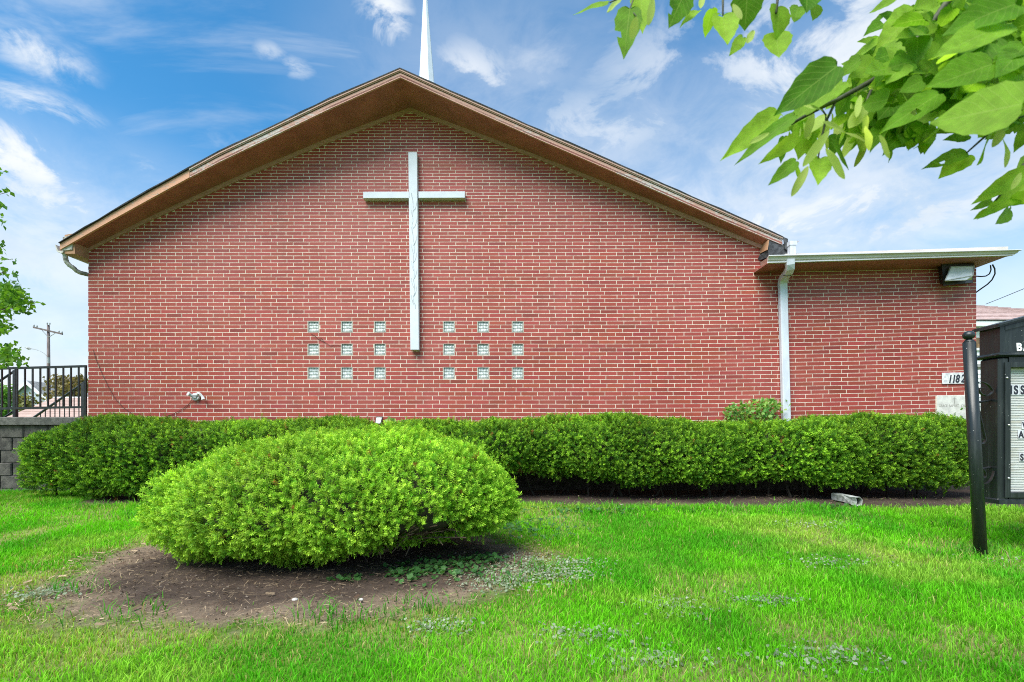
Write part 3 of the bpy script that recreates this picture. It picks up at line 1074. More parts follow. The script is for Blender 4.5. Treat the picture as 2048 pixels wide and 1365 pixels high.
# ------------------------------------------------------------------ things on the wall
cross = thing("wall_cross", (WX(829), YW, WZ(700)), "tall plain white cross fixed to the middle of the brick gable", "cross")
mb = MB()
YC = 9.135
q0 = [P(820.8, 700, YC), P(838, 700, YC), P(834, 304.5, YC), P(816.5, 304.5, YC)]
B0 = [(p.x, YC, p.z) for p in q0]
ee = .006
def plank(pts, yf, yb, e=.005):
    c = sum((Vector(p) for p in pts), Vector()) / 4
    mid = [Vector((p[0], yf + e, p[2])) for p in pts]
    frn = []
    for p in pts:
        v = Vector((c.x - p[0], 0, c.z - p[2]))
        frn.append(Vector((p[0] + math.copysign(e, v.x), yf, p[2] + math.copysign(e, v.z))))
    bck = [Vector((p[0], yb, p[2])) for p in pts]
    I = [[mb.vert(p) for p in r] for r in (bck, mid, frn)]
    mb.face(I[2]); mb.face(I[0][::-1])
    for A_, B_ in zip(I, I[1:]):
        for k in range(4): mb.face((A_[k], A_[(k + 1) % 4], B_[(k + 1) % 4], B_[k]))
plank(B0, YC, YW - .02)
mb.build("upright", M['white'], cross)
mb = MB()
Bl = [P(726, 396.8, YC), P(819.2, 396.5, YC), P(818.9, 383.3, YC), P(726, 383.6, YC)]
plank([(p.x, p.y, p.z) for p in Bl], YC, YW - .02)
Br = [P(836.9, 396.4, YC), P(930, 396, YC), P(930, 382.8, YC), P(836.8, 383.1, YC)]
plank([(p.x, p.y, p.z) for p in Br], YC, YW - .02)
mb.build("crossbar", M['white'], cross)

# dead vine stems on the cross and wall
def vine(name, label, runs, r, y, mat):
    mb = MB()
    for run in runs:
        mb.tube([P(a, b, y) for a, b in run], [r * (1 - .5 * i / len(run)) for i in range(len(run))], 4, cap=False)
    o = mb.build(name, mat)
    tag(o, label, "vine stem")
rv = random.Random(2)
def meander(x, y, L, dirx, n=14, amp=2.2):
    pts = []
    for i in range(n):
        pts.append((x + dirx * i / n + rv.uniform(-amp, amp) * .5, y - L * i / n)); 
    return pts
runs = [meander(828.5, 618, 240, -3, 30, 5)]
for k in range(13):
    yy = 610 - k * 17
    sgn = 1 if k % 2 else -1
    runs.append([(828 - .012 * (610 - yy), yy), (828 + sgn * 2.5, yy - 5), (828 + sgn * 4.5, yy - 12), (828 + sgn * 5.2 + rv.uniform(-1, 1), yy - 20)])
vine("vine_stem", "dry grey vine tendrils climbing the lower half of the white cross", runs, .0021, YC - .003, M['grey'])
runs = [[(622, 668), (630, 672), (637, 679), (646, 683), (655, 688), (660, 692)], [(637, 679), (642, 676), (650, 686)], [(660, 692), (672, 690), (683, 692)]]
vine("vine_stem", "reddish dead vine twig below the upper left glass block", runs, .005, YW - .014, M['oldcable'])

plaque = thing("address_plaque", (WX(1906), YW, WZ(768)), "weathered white house number plaque reading 1182 beside the post", "plaque")
mb = MB()
a = math.radians(1.2)
mb.bbox(-.235, .275, -.022, -.0095, 0, .205, .003)
pl = mb.build("plate", M['plaque'])
pl.parent = plaque; pl.matrix_parent_inverse = Matrix.Identity(4); pl.location = (.02, 0, 0); pl.rotation_euler = (0, -a, 0)
xx = WX(1893.5)
for i, ch in enumerate("1182"):
    if ch == '1':
        wdt = 7.4
    else:
        wdt = 11.2
    o = text(ch, "digit", M['letter_black'], .205, (xx, YW - .0245, WZ(765.6 - i * .35)), plaque, bold=.006, depth=.002, sx=.72, rot=(90, 9, 0))
    xx += wdt / S

# wall pack light under the wing eave
wl = thing("wall_light", (WX(1912), YW, WZ(552)), "dark wall pack light with a big slanted frosted lens under the wing eave", "wall light")
mb = MB()
D_ = 9.0
def fr4(a): return [P(x, y, d) for x, y, d in a]
bp = fr4([(1876, 533, 9.25), (1946, 532, 9.25), (1946, 566, 9.25), (1880, 568, 9.25)])
fp = fr4([(1884, 529, 9.06), (1949.5, 527.5, 9.02), (1930, 567, 9.02), (1887, 572, 9.06)])
mb.hexa(bp, fp)
mb.build("housing", M['lampbody'], wl)
mb = MB()
lt = fr4([(1902, 534.5, 8.99), (1948, 533, 8.98), (1945, 551.5, 8.92), (1890, 561.5, 8.92)])
l2 = fr4([(1902, 534.5, 8.99), (1890, 561.5, 8.92), (1932, 560.5, 8.92), (1945, 551.5, 8.92)])
lb = fr4([(1898, 533, 9.08), (1946, 532, 9.06), (1944, 560, 9.06), (1890, 564, 9.06)])
mb.hexa(lb, [lt[0], lt[1], lt[2], l2[1]])
mb.poly([l2[1], l2[2], l2[3]]); 
lens = mb.build("lens", M['lampglass'], wl)
mb = MB()
for a_, b_ in ((0, 1), (1, 2), (2, 3), (3, 0)):
    mb.tube([lt[a_] + Vector((0, -.004, 0)), lt[b_] + Vector((0, -.004, 0))], .009, 5)
mb.tube([l2[1], l2[2], l2[3]], .009, 5)
mb.build("lens_frame", M['grey'], wl)

# twin lamp on the left part of the wall
tl = thing("lamp_holder", (WX(394), YW, WZ(793)), "broken small white lamp holder on the left part of the brick wall", "lamp holder")
mb = MB()
c = P(392, 794, YW - .02)
mb.tube([c + Vector((0, .012, 0)), c + Vector((0, -.03, 0))], [.075, .07], 12)
mb.build("base_plate", M['lampwhite'], tl, smooth=False)
mb = MB(); mb.tube([c + Vector((-.02, -.03, 0)), c + Vector((-.06, -.08, .035)), c + Vector((-.075, -.11, .05))], [.024, .03, .038], 8); mb.build("socket", M['lampwhite'], tl)
mb = MB(); mb.tube([c + Vector((.03, -.03, .01)), c + Vector((.075, -.05, .06)), c + Vector((.11, -.06, .055)), c + Vector((.15, -.05, .0)), c + Vector((.165, -.045, -.05))], [.018, .022, .02, .022, .034], 8); mb.build("socket", M['lampwhite'], tl)
mb = MB(); mb.box(c.x - .03, c.x + .035, c.y - .062, c.y - .031, c.z - .03, c.z + .03); mb.build("junction_box", M['grey'], tl)
mb = MB(); mb.tube([P(385, 799, YW - .02), P(378, 808, YW - .014), P(365, 818, YW - .014), P(345, 829, YW - .014), P(330, 836, YW - .014)], .005, 5, cap=False); mb.build("flex_cable", M['oldcable'], tl)
mb = MB()
mb.tube([P(186, 700, YW - .014), P(193, 722, YW - .014), P(204, 748, YW - .014), P(216, 773, YW - .014), P(230, 797, YW - .014), P(246, 815, YW - .014), P(262, 826, YW - .014), P(280, 838, YW - .014)], .0042, 5, cap=False)
tag(mb.build("wall_cable", M['oldcable']), "thin brown cable sagging down the left corner of the brick wall", "cable")

sf = thing("flood_light", P(757, 845, 9.16), "small square flood light peeping over the hedge below the glass blocks", "flood light")
mb = MB()
q = [P(749.5, 848, 9.14), P(762.5, 848, 9.14), P(765.5, 833.5, 9.17), P(752, 833.5, 9.17)]
mb.hexa(q, [p + Vector((0, .05, 0)) for p in q]); mb.build("housing", M['lampbody'], sf)
mb = MB()
q = [P(751, 847, 9.132), P(760.5, 847, 9.132), P(763.5, 835.5, 9.162), P(753, 835.5, 9.162)]
mb.hexa(q, [p + Vector((0, .006, 0)) for p in q]); mb.build("lens", M['lampwhite'], sf)
mb = MB(); mb.tube([P(757, 846, 9.19), P(757, 990, 9.19)], .012, 6); mb.build("stake", M['lampbody'], sf)

# cables and box at the right corner
mb = MB()
mb.tube([P(1981, 531, 8.95), P(1982, 540, 9.0), P(1979, 548, 9.1), P(1972, 552.5, 9.2), P(1962, 553.5, 9.3), P(1950, 552.5, 9.36)], .011, 6)
mb.tube([P(1985, 529.5, 8.95), P(1989.5, 538, 8.97), P(1990, 548, 9.05), P(1984, 560, 9.12), P(1975, 569, 9.2), P(1962, 578, 9.3), P(1951, 586, 9.38)], .012, 6)
tag(mb.build("service_cable", M['cable']), "two black service cables looping from the wing soffit to the corner", "cable")
mb = MB(); mb.bbox(XR + .002, XR + .085, 9.36, 9.5, P(0, 608.5, 9.4).z, P(0, 597, 9.4).z, .008)
tag(mb.build("electric_box", M['grey']), "small grey electric box on the corner of the brick wing", "electric box")
mb = MB(); mb.tube([P(1972, 608.5, 15.0), P(2000, 597.5, 14.0), P(2050, 577, 12.6), P(2300, 470, 9)], .009, 5)
tag(mb.build("overhead_wire", M['cable']), "thin overhead wire above the roof of the house on the right", "wire")

# loose end of drain pipe at the hedge foot
dp = thing("drain_pipe", P(1690, 1012, 7.5), "dented pale drain pipe end sticking out from under the right hedge", "drain pipe")
mb = MB()
ax = [P(1670, 993, 7.85), P(1692, 997, 7.6), P(1710, 1001.5, 7.35), P(1717, 1003, 7.27)]
sh = [[(-.055, -.05), (.055, -.05), (.06, .045), (.04, .055), (-.05, .055), (-.06, .04)]] * 2 + [[(-.05, -.06), (.055, -.055), (.062, .03), (.03, .06), (-.05, .05), (-.035, .0)]] + [[(-.04, -.075), (.05, -.06), (.06, .02), (.02, .065), (-.045, .06), (-.02, -.005)]]
R1 = []
for i, p in enumerate(ax):
    t = (ax[min(i + 1, 3)] - ax[max(i - 1, 0)]).normalized()
    a = Vector((0, 0, 1)).cross(t).normalized(); b = t.cross(a)
    R1.append([[mb.vert(p + a * u * s_ + b * v * s_) for u, v in sh[i]] for s_ in (1.0, .9)])
for i in range(3):
    for k in range(6):
        j = (k + 1) % 6
        mb.face((R1[i][0][k], R1[i][0][j], R1[i + 1][0][j], R1[i + 1][0][k]))
        mb.face((R1[i][1][k], R1[i + 1][1][k], R1[i + 1][1][j], R1[i][1][j]))
for k in range(6):
    j = (k + 1) % 6
    mb.face((R1[3][0][k], R1[3][0][j], R1[3][1][j], R1[3][1][k]))
mb.build("pipe", flat("dirty_pipe", (.20, .22, .19), .5, .3, 9, .2, 40, c2=(.46, .48, .47)), dp, fix=False)

# ------------------------------------------------------------------ retaining wall, fences, steps
XW0, XW1 = -12.6, XL - .012
rw = thing("retaining_wall", (-10, 9.2, .15), "grey concrete block retaining wall with a dark cap left of the church", "retaining wall")
mb = MB()
rb = random.Random(9)
zc = P(0, 850, 9.15).z
ch_ = .232
nz = int((zc + .25) / ch_)
z = zc
row = 0
while z > -.1:
    x = XW1 - (.0 if row % 2 else .22)
    if row % 2 == 0: mb.bbox(x + .006, XW1, 9.17, 9.40, z - ch_ + .005, z - .004, .012)
    while x > XW0:
        d0 = rb.uniform(-.012, .012)
        mb.bbox(x - .44 + .005, x - .005, 9.17 + d0, 9.40, z - ch_ + .005, z - .004, .014)
        x -= .44
    z -= ch_; row += 1
mb.build("block_courses", M['concrete'], rw)
mb = MB(); mb.box(XW0, XW1, 9.20, 9.385, -.1, zc - .006); mb.build("mortar_core", M['cap'], rw)
mb = MB(); mb.bbox(XW0, XW1, 9.10, 9.44, zc, P(0, 834.5, 9.1).z, .015); mb.build("cap_stone", M['cap'], rw)
ZCAP = P(0, 834.5, 9.1).z

fn = thing("iron_fence", (-9.6, 9.26, ZCAP), "black iron picket fence on the retaining wall cap", "fence")
YF = 9.26
def fz(x, yl, yr): return EYE + (870 - np.interp(x, [0, 172], [yl, yr])) * YF / 1000
mb = MB()
xl, xr = (-140 - 1040) * YF / 1000, (173 - 1040) * YF / 1000
for (yl, yr, hh) in ((737.5, 732.8, .02), (817.5, 814.5, .02)):
    z0 = float(fz(0, yl, yr)); z1 = float(fz(172, yl, yr)); zl_ = z0 - (z1 - z0) * 140 / 172
    mb.hexa([(xl, YF - .018, zl_ - hh), (xr, YF - .018, z1 - hh), (xr, YF + .018, z1 - hh), (xl, YF + .018, zl_ - hh)], [(xl, YF - .018, zl_ + hh), (xr, YF - .018, z1 + hh), (xr, YF + .018, z1 + hh), (xl, YF + .018, zl_ + hh)])
mb.build("rails", M['iron'], fn)
px = 157.5
while px > -135:
    X_ = (px - 1040) * YF / 1000
    mb = MB(); mb.box(X_ - .011, X_ + .011, YF - .011, YF + .011, float(fz(px, 817.5, 814.5)) + .0, float(fz(px, 737.5, 732.8)))
    mb.build("picket", M['iron'], fn)
    px -= 15.35
for px in (171.5, -120):
    X_ = (px - 1040) * YF / 1000
    mb = MB(); mb.box(X_ - .014, X_ + .014, YF - .014, YF + .014, ZCAP - .01, float(fz(px, 737.5, 732.8)) - .021); mb.build("post", M['iron'], fn)


def stair_rail(label, d, post_x, y_top, y_bot, x_low, y_low_top, dy_low, spacing):
    o = thing("stair_railing", P(post_x, y_bot, d), label, "railing")
    k = d / 1000
    slope = (y_low_top - y_top) / (post_x - x_low)
    mb = MB()
    r = .022 * d / 10
    mb.tube([P(post_x + 1.5, y_top - 1, d), P(x_low, y_low_top, d)], r, 6)
    mb.build("handrail", M['iron'], o)
    mb = MB(); mb.tube([P(post_x, y_top + dy_low, d), P(x_low, y_low_top + dy_low, d)], r * .8, 6); mb.build("bottom_rail", M['iron'], o)
    mb = MB(); a = P(post_x, y_top, d); b = P(post_x, y_bot, d); hw_ = .03 * d / 10
    mb.box(a.x - hw_, a.x + hw_, d - hw_, d + hw_, b.z - .6, a.z); mb.build("post", M['iron'], o)
    mb = MB(); a = P(x_low, y_low_top, d); mb.box(a.x - hw_, a.x + hw_, d - hw_, d + hw_, -.05, a.z); mb.build("post", M['iron'], o)
    px = post_x - spacing
    while px > x_low + 2:
        yt = y_top + (post_x - px) * slope
        a = P(px, yt, d); b = P(px, yt + dy_low, d)
        mb = MB(); mb.box(a.x - .009, a.x + .009, d - .009, d + .009, b.z, a.z); mb.build("picket", M['iron'], o)
        px -= spacing


stair_rail("sloping black stair railing behind the fence, rising to the church corner", 14.4, 167.5, 766, 834, 20, 868.5, 64, 9.6)
stair_rail("sloping black stair railing behind the fence, rising to a thick post at its left end", 10.0, 31, 741, 834, -90, 823, 79, 14.0)
st = MB()
st.box(-9.0, XL - .02, 9.46, 14.6, 0, 1.44)
for i in range(8):
    st.box(-9.0 - .3 * (i + 1), -9.0 - .3 * i - .001, 9.46, 14.6, 0, 1.44 - .17 * (i + 1))
tag(st.build("concrete_steps", M['cap']), "concrete entrance steps hidden behind the retaining wall", "steps")

# ------------------------------------------------------------------ church sign with post
SD = 4.95
sg = thing("church_sign", (5.6, 5.05, .0), "black enamel notice board with peaked header between scroll braced iron posts", "sign")
cxL, cxR = 4.745, 6.50
cmid = (cxL + cxR) / 2
YFc, YBc = SD, 5.17
zb_c = P(0, 998, SD).z; zl_c = P(0, 714, SD).z
mb = MB()
# lower cabinet with chamfered corner posts and a recessed opening
zoB, zoT = P(0, 985, SD).z, P(0, 735, SD).z
xoL = P(2019, 0, SD).x; xoR = cxR - (xoL - cxL)
mb.bbox(cxL, xoL, YFc, YBc, zb_c, zl_c, .018); mb.bbox(xoR, cxR, YFc, YBc, zb_c, zl_c, .018)
mb.box(xoL, xoR, YFc + .004, YBc - .003, zb_c, zoB); mb.box(xoL, xoR, YFc + .004, YBc - .003, zoT, zl_c - .002)
mb.box(xoL, xoR, YBc - .05, YBc - .004, zoB, zoT)
mb.build("cabinet", M['signblack'], sg)
mb = MB()
# door frame, slightly proud
xf0 = P(2008, 0, SD).x
for (a0_, a1_, b0_, b1_) in ((xf0, xoL - .001, zoB - .05, zoT + .05), (xoR + .001, cxR - (xf0 - cxL), zoB - .05, zoT + .05), (xoL, xoR, zoB - .05, zoB - .002), (xoL, xoR, zoT + .002, zoT + .05)):
    mb.bbox(a0_, a1_, YFc - .018, YFc + .0, b0_, b1_, .004)
mb.build("door_frame", M['signblack'], sg)
mb = MB()
zz = zoB; stp = .0246
while zz < zoT - .001:
    z1_ = min(zz + stp, zoT)
    for (p, q_, ya, yb) in ((zz, zz + stp * .15, .056, .046), (zz + stp * .15, zz + stp * .85, .046, .046), (zz + stp * .85, z1_, .046, .056)):
        q_ = min(q_, zoT)
        if q_ > p: mb.poly([(xoL, YFc + ya, p), (xoR, YFc + ya, p), (xoR, YFc + yb, q_), (xoL, YFc + yb, q_)])
    mb.poly([(xoL, YFc + .056, z1_), (xoR, YFc + .056, z1_), (xoR, YFc + .0561, z1_ + .0005), (xoL, YFc + .0561, z1_ + .0005)], m=1)
    mb.box(xoL, xoR, YFc + .0425, YFc + .0455, zz - .0016, zz + .0016, m=1)
    zz += stp
mb.build("letter_board", [M['board'], M['grey']], sg, fix=False)
def hsec(z0, z1, o0, o1, name, mat):
    mb = MB()
    b_ = [(cxL - o0, YFc - o0), (cxR + o0, YFc - o0), (cxR + o0, YBc + o0), (cxL - o0, YBc + o0)]
    t_ = [(cxL - o1, YFc - o1), (cxR + o1, YFc - o1), (cxR + o1, YBc + o1), (cxL - o1, YBc + o1)]
    mb.hexa([(x, y, z0) for x, y in b_], [(x, y, z1) for x, y in t_])
    mb.build(name, mat, sg)
mb = MB()
def ring_(mb, z0, z1, o0, o1):
    b_ = [(cxL - o0, YFc - o0), (cxR + o0, YFc - o0), (cxR + o0, YBc + o0), (cxL - o0, YBc + o0)]
    t_ = [(cxL - o1, YFc - o1), (cxR + o1, YFc - o1), (cxR + o1, YBc + o1), (cxL - o1, YBc + o1)]
    mb.hexa([(x, y, z0) for x, y in b_], [(x, y, z1) for x, y in t_])
ring_(mb, zl_c, zl_c + .014, .004, .026); ring_(mb, zl_c + .0145, zl_c + .024, .028, .028); ring_(mb, zl_c + .0245, zl_c + .042, .026, .006)
mb.build("ledge_moulding", M['signblack'], sg)
mb = MB()
ring_(mb, zb_c - .012, zb_c - .0005, .02, .006); ring_(mb, zb_c - .05, zb_c - .0125, .024, .022)
mb.build("base_moulding", M['signblack'], sg)
# header with gable top
mb = MB()
zh0 = zl_c + .0425; zhE = P(0, 658, 5.05).z; zhA = zhE + .27 * (cmid - cxL)
o_ = .004
fr_ = [(cxL + o_, zh0), (cxR - o_, zh0), (cxR - o_, zhE), (cmid, zhA), (cxL + o_, zhE)]
i0 = [mb.vert((x, YFc + .006, z)) for x, z in fr_]; i1 = [mb.vert((x, YBc - .002, z)) for x, z in fr_]
mb.face(i0); mb.face(i1[::-1])
for k in range(5): mb.face((i0[k], i1[k], i1[(k + 1) % 5], i0[(k + 1) % 5]))
# raised end stiles and a recessed looking top rail
mb.box(cxL + .003, P(2009, 0, SD).x, YFc - .004, YFc + .0059, zh0 + .001, zhE)
mb.hexa([(P(2009, 0, SD).x + .001, YFc - .008, zhE - .035), (cmid, YFc - .008, zhA - .075), (cmid, YFc + .0058, zhA - .075), (P(2009, 0, SD).x + .001, YFc + .0058, zhE - .035)], [(P(2009, 0, SD).x + .001, YFc - .008, zhE + .003), (cmid, YFc - .008, zhA - .02), (cmid, YFc + .0058, zhA - .02), (P(2009, 0, SD).x + .001, YFc + .0058, zhE + .003)])
mb.build("header", M['signblack'], sg)
mb = MB()
for sgn in (-1, 1):
    xe = cmid + sgn * (cmid - cxL + .035)
    ze = zhA - .27 * (cmid - cxL + .035)
    for (dz0, dz1, ov) in ((0.0, .014, .022), (.0145, .034, .04)):
        q = [(xe, YFc - ov, ze + dz0), (cmid, YFc - ov, zhA + dz0), (cmid, YBc + ov, zhA + dz0), (xe, YBc + ov, ze + dz0)]
        mb.hexa(q, [(a, b, c_ + dz1 - dz0) for a, b, c_ in q])
mb.build("peaked_roof", M['signblack'], sg)
text("BA", "header_letter", M['letter_white'], .108, (P(2033.5, 0, SD).x, YFc + .0045, P(0, 701.6, SD).z), sg, bold=.0035, depth=.002, spacing=1.25, sx=.92)
def board_text(s, x, ytop, ybot):
    h = (ybot - ytop) * SD / 1000
    xx = P(x, 0, SD).x
    yy = YFc + .040
    k = (YFc + .04) / SD
    zz = EYE + (870 - ybot) * SD * k / 1000; xx *= k
    for ch in s:
        wd = h * (.30 if ch == 'I' else .66)
        mb = MB(); mb.box(xx - .006, xx + wd + .003, yy - .001, yy + .0012, zz - .010, zz + h + .010)
        pl_ = mb.build("letter_plate", M['letter_plate'], sg)
        text(ch, "letter", M['letter_black'], h / .70, (xx - (.02 if ch == 'I' else .0) * h, yy - .0025, zz), pl_, bold=.0045 * h / .087, depth=.0012, sx=.80)
        xx += wd + .012
board_text("ISSI", 2020.0, 771.5, 788.0)
board_text("WE", 2044.5, 844.5, 856.5)
board_text("AN", 2037, 862.5, 875.5)
board_text("SU", 2040, 908, 921)
mb = None
for (bx, by) in ((2014, 756), (2018, 850.5), (2017.5, 957)):
    c = P(bx, by, SD - .02)
    mb = MB(); mb.sphere(c, .012, .012, .011, 8, 6); mb.build("bolt", M['bolt'], sg, smooth=True)

def post(xt, yt, xbm, ybm, d, nm="post"):
    mb = MB()
    a = P(xbm, ybm, d); b = P(xt, yt, d)
    a2 = a + (a - b).normalized() * .05
    mb.tube([a2, b], [.0535, .0515], 16)
    p_ = mb.build(nm, M['signblack'], sg, smooth=True)
    for poly in p_.data.polygons:
        if len(poly.vertices) > 4: poly.use_smooth = False
    mb = MB()
    up = (b - a).normalized()
    mb.tube([b - up * .002, b + up * .018, b + up * .028], [.05, .036, .026], 14)
    mb.sphere(b + up * .068, .051, .051, .044, 16, 10)
    mb.build("ball_finial", M['signblack'], p_, smooth=True)
    return a, b
pa, pb = post(1938.2, 685, 1961.5, 1113, 4.9)
# twin post at the far side of the board, out of frame
mb = MB()
def ribbon(mb, pts, wdt=.026, th=.006):
    L0, L1, L2, L3 = [], [], [], []
    for i, p in enumerate(pts):
        t = (pts[min(i + 1, len(pts) - 1)] - pts[max(i - 1, 0)]).normalized()
        n_ = Vector((-t.z, 0, t.x))
        for L_, sy, sn in ((L0, -1, -1), (L1, -1, 1), (L2, 1, 1), (L3, 1, -1)):
            L_.append(p + Vector((0, sy * wdt / 2, 0)) + n_ * sn * th / 2)
    mb.sweep([L0, L1, L2, L3])
def smooth_pts(pts, d, n=5):
    P_ = [P(a, b, d) for a, b in pts]
    outp = []
    for i in range(len(P_) - 1):
        p0 = P_[max(i - 1, 0)]; p1 = P_[i]; p2 = P_[i + 1]; p3 = P_[min(i + 2, len(P_) - 1)]
        for k in range(n):
            t = k / n
            outp.append(.5 * ((2 * p1) + (p2 - p0) * t + (2 * p0 - 5 * p1 + 4 * p2 - p3) * t * t + (3 * p1 - p0 - 3 * p2 + p3) * t ** 3))
    outp.append(P_[-1])
    return outp
f1 = lambda L_: [(1900 + a / 8.53, 740 + b / 8.53) for a, b in L_]
f2 = lambda L_: [(1900 + a / 8.53, 880 + b / 8.53) for a, b in L_]
up_s = f1([(545, 330), (575, 300), (630, 320), (640, 380), (600, 430), (540, 410), (495, 350), (520, 290), (600, 250), (690, 290), (715, 360), (680, 420), (620, 440)])
big = f1([(620, 445), (700, 400), (715, 340), (640, 250), (530, 205), (460, 235), (425, 320), (425, 420), (440, 520), (475, 640), (520, 830), (565, 1020), (600, 1180), (575, 1245), (530, 1262), (500, 1225), (520, 1180), (560, 1190)])
inner = f1([(620, 440), (540, 415), (490, 350), (510, 310), (560, 310)])
mb = MB()
ribbon(mb, smooth_pts(big, 5.0)); ribbon(mb, smooth_pts(inner, 5.0), .03)
mb.build("scroll_bracket", M['iron'], sg)
low = f2([(500, 490), (560, 500), (600, 560), (600, 630), (540, 640), (500, 560), (490, 640), (520, 735), (600, 748), (680, 700), (725, 610), (745, 530)])
mb = MB()
ribbon(mb, smooth_pts(low, 5.0))
mb.build("scroll_bracket", M['iron'], sg)
for yy in (940, 806):
    mb = MB()
    mb.tube([P(1952, yy, 4.95), P(1985, yy - 6, 5.05)], .012, 6)
    mb.build("bracket_rod", M['iron'], sg)

# far post as a mirrored copy so that the board is held on both sides
for ch in list(sg.children):
    if ch.name.split('.')[0] in ("post", "scroll_bracket", "bracket_rod"):
        def mirror(o_, par):
            me = o_.data.copy()
            me.transform(Matrix.Translation((2 * cmid, 0, 0)) @ Matrix.Diagonal((-1, 1, 1, 1)))
            me.flip_normals()
            n_ = o_.copy(); n_.data = me; COL.objects.link(n_)
            n_.parent = par
            n_.matrix_parent_inverse = (o_.matrix_parent_inverse.copy())
            return n_
        # meshes hold world coordinates (identity world matrix), so mirroring the data is enough
        c2_ = mirror(ch, sg)
        for g2 in list(ch.children): mirror(g2, c2_)

# ------------------------------------------------------------------ yew foliage
def unit(v): return v / np.maximum(np.linalg.norm(v, axis=-1, keepdims=True), 1e-9)


def sprigs(Pn, Nn, length, nl, wid, K, bases, tips, seed, upw=.25, mexp=1.2):
    """bundles of needles: one small bent twig of K blades for every point"""
    r = np.random.default_rng(seed)
    n = len(Pn)
    ax = unit(Nn * .9 + np.array([0, 0, upw]) + r.normal(0, .42, (n, 3)))
    t = unit(np.cross(ax, r.normal(0, 1, (n, 3)) + 1e-6)); b = np.cross(ax, t)
    stray = (r.random(n) < .025)[:, None]
    Pn = Pn + np.where(stray, Nn * r.uniform(.03, .075, (n, 1)), 0)
    L = length * r.uniform(.65, 1.25, n)
    s = np.linspace(.05, 1.0, K)[None, :, None] * np.ones((n, 1, 1))
    th = (np.arange(K) * 2.4)[None, :] + r.uniform(0, 6.28, (n, 1))
    rad_ = np.cos(th)[..., None] * t[:, None] + np.sin(th)[..., None] * b[:, None] 
    spread = 1.05 - .45 * s
    d = unit(ax[:, None] * (.22 + .45 * s) + rad_ * spread + r.normal(0, .08, (n, K, 3)) - np.array([0, 0, .12]))
    base = Pn[:, None] + ax[:, None] * s * L[:, None, None]
    big_ = r.lognormal(0, .17, (n, 1, 1))
    ln = nl * big_ * (1 - .35 * s) * r.uniform(.8, 1.2, (n, K, 1))
    side = unit(np.cross(d, ax[:, None] + r.normal(0, .5, (n, K, 3))))
    w_ = wid * big_ ** .6 * r.uniform(.8, 1.2, (n, K, 1))
    v0 = base; v1 = base + d * ln * .45 + side * w_; v2 = base + d * ln; v3 = base + d * ln * .45 - side * w_
    V = np.stack([v0, v1, v2, v3], 2).reshape(-1, 3)
    F = np.arange(n * K * 4).reshape(-1, 4)
    m = r.random(n) ** mexp
    cs = bases[None] * (1 - m[:, None]) + tips[None] * m[:, None]
    cs = cs * r.uniform(.78, 1.18, (n, 1)) * (.74 + .52 * vnoise(Pn[:, 0] * .9, Pn[:, 1] * .9 + Pn[:, 2] * .5, 91, 2))[:, None]
    dead = r.random(n) < .007
    cs[dead] = np.array([.34, .17, .04])
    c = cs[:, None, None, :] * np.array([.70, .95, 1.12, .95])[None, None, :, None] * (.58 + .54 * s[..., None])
    C = np.broadcast_to(c, (n, K, 4, 3)).reshape(-1, 3)
    return V, F, C


def join(parts):
    V = []; F = []; C = []; off = 0
    for v, f, c in parts:
        V.append(v); F.append(f + off); C.append(c); off += len(v)
    return np.concatenate(V), np.concatenate(F), np.concatenate(C)


YB_ = np.array([.13, .36, .02]); YT_ = np.array([.56, .86, .085])      # yew: old needles, fresh tips
HB_ = np.array([.055, .18, .014]); HT_ = np.array([.43, .76, .055])


def lump(P_, seed, amp, f=2.2):
    return (vnoise(P_[:, 0] * f + P_[:, 2] * 1.7, P_[:, 1] * f - P_[:, 2] * 1.3, seed, 3) - .5) * amp


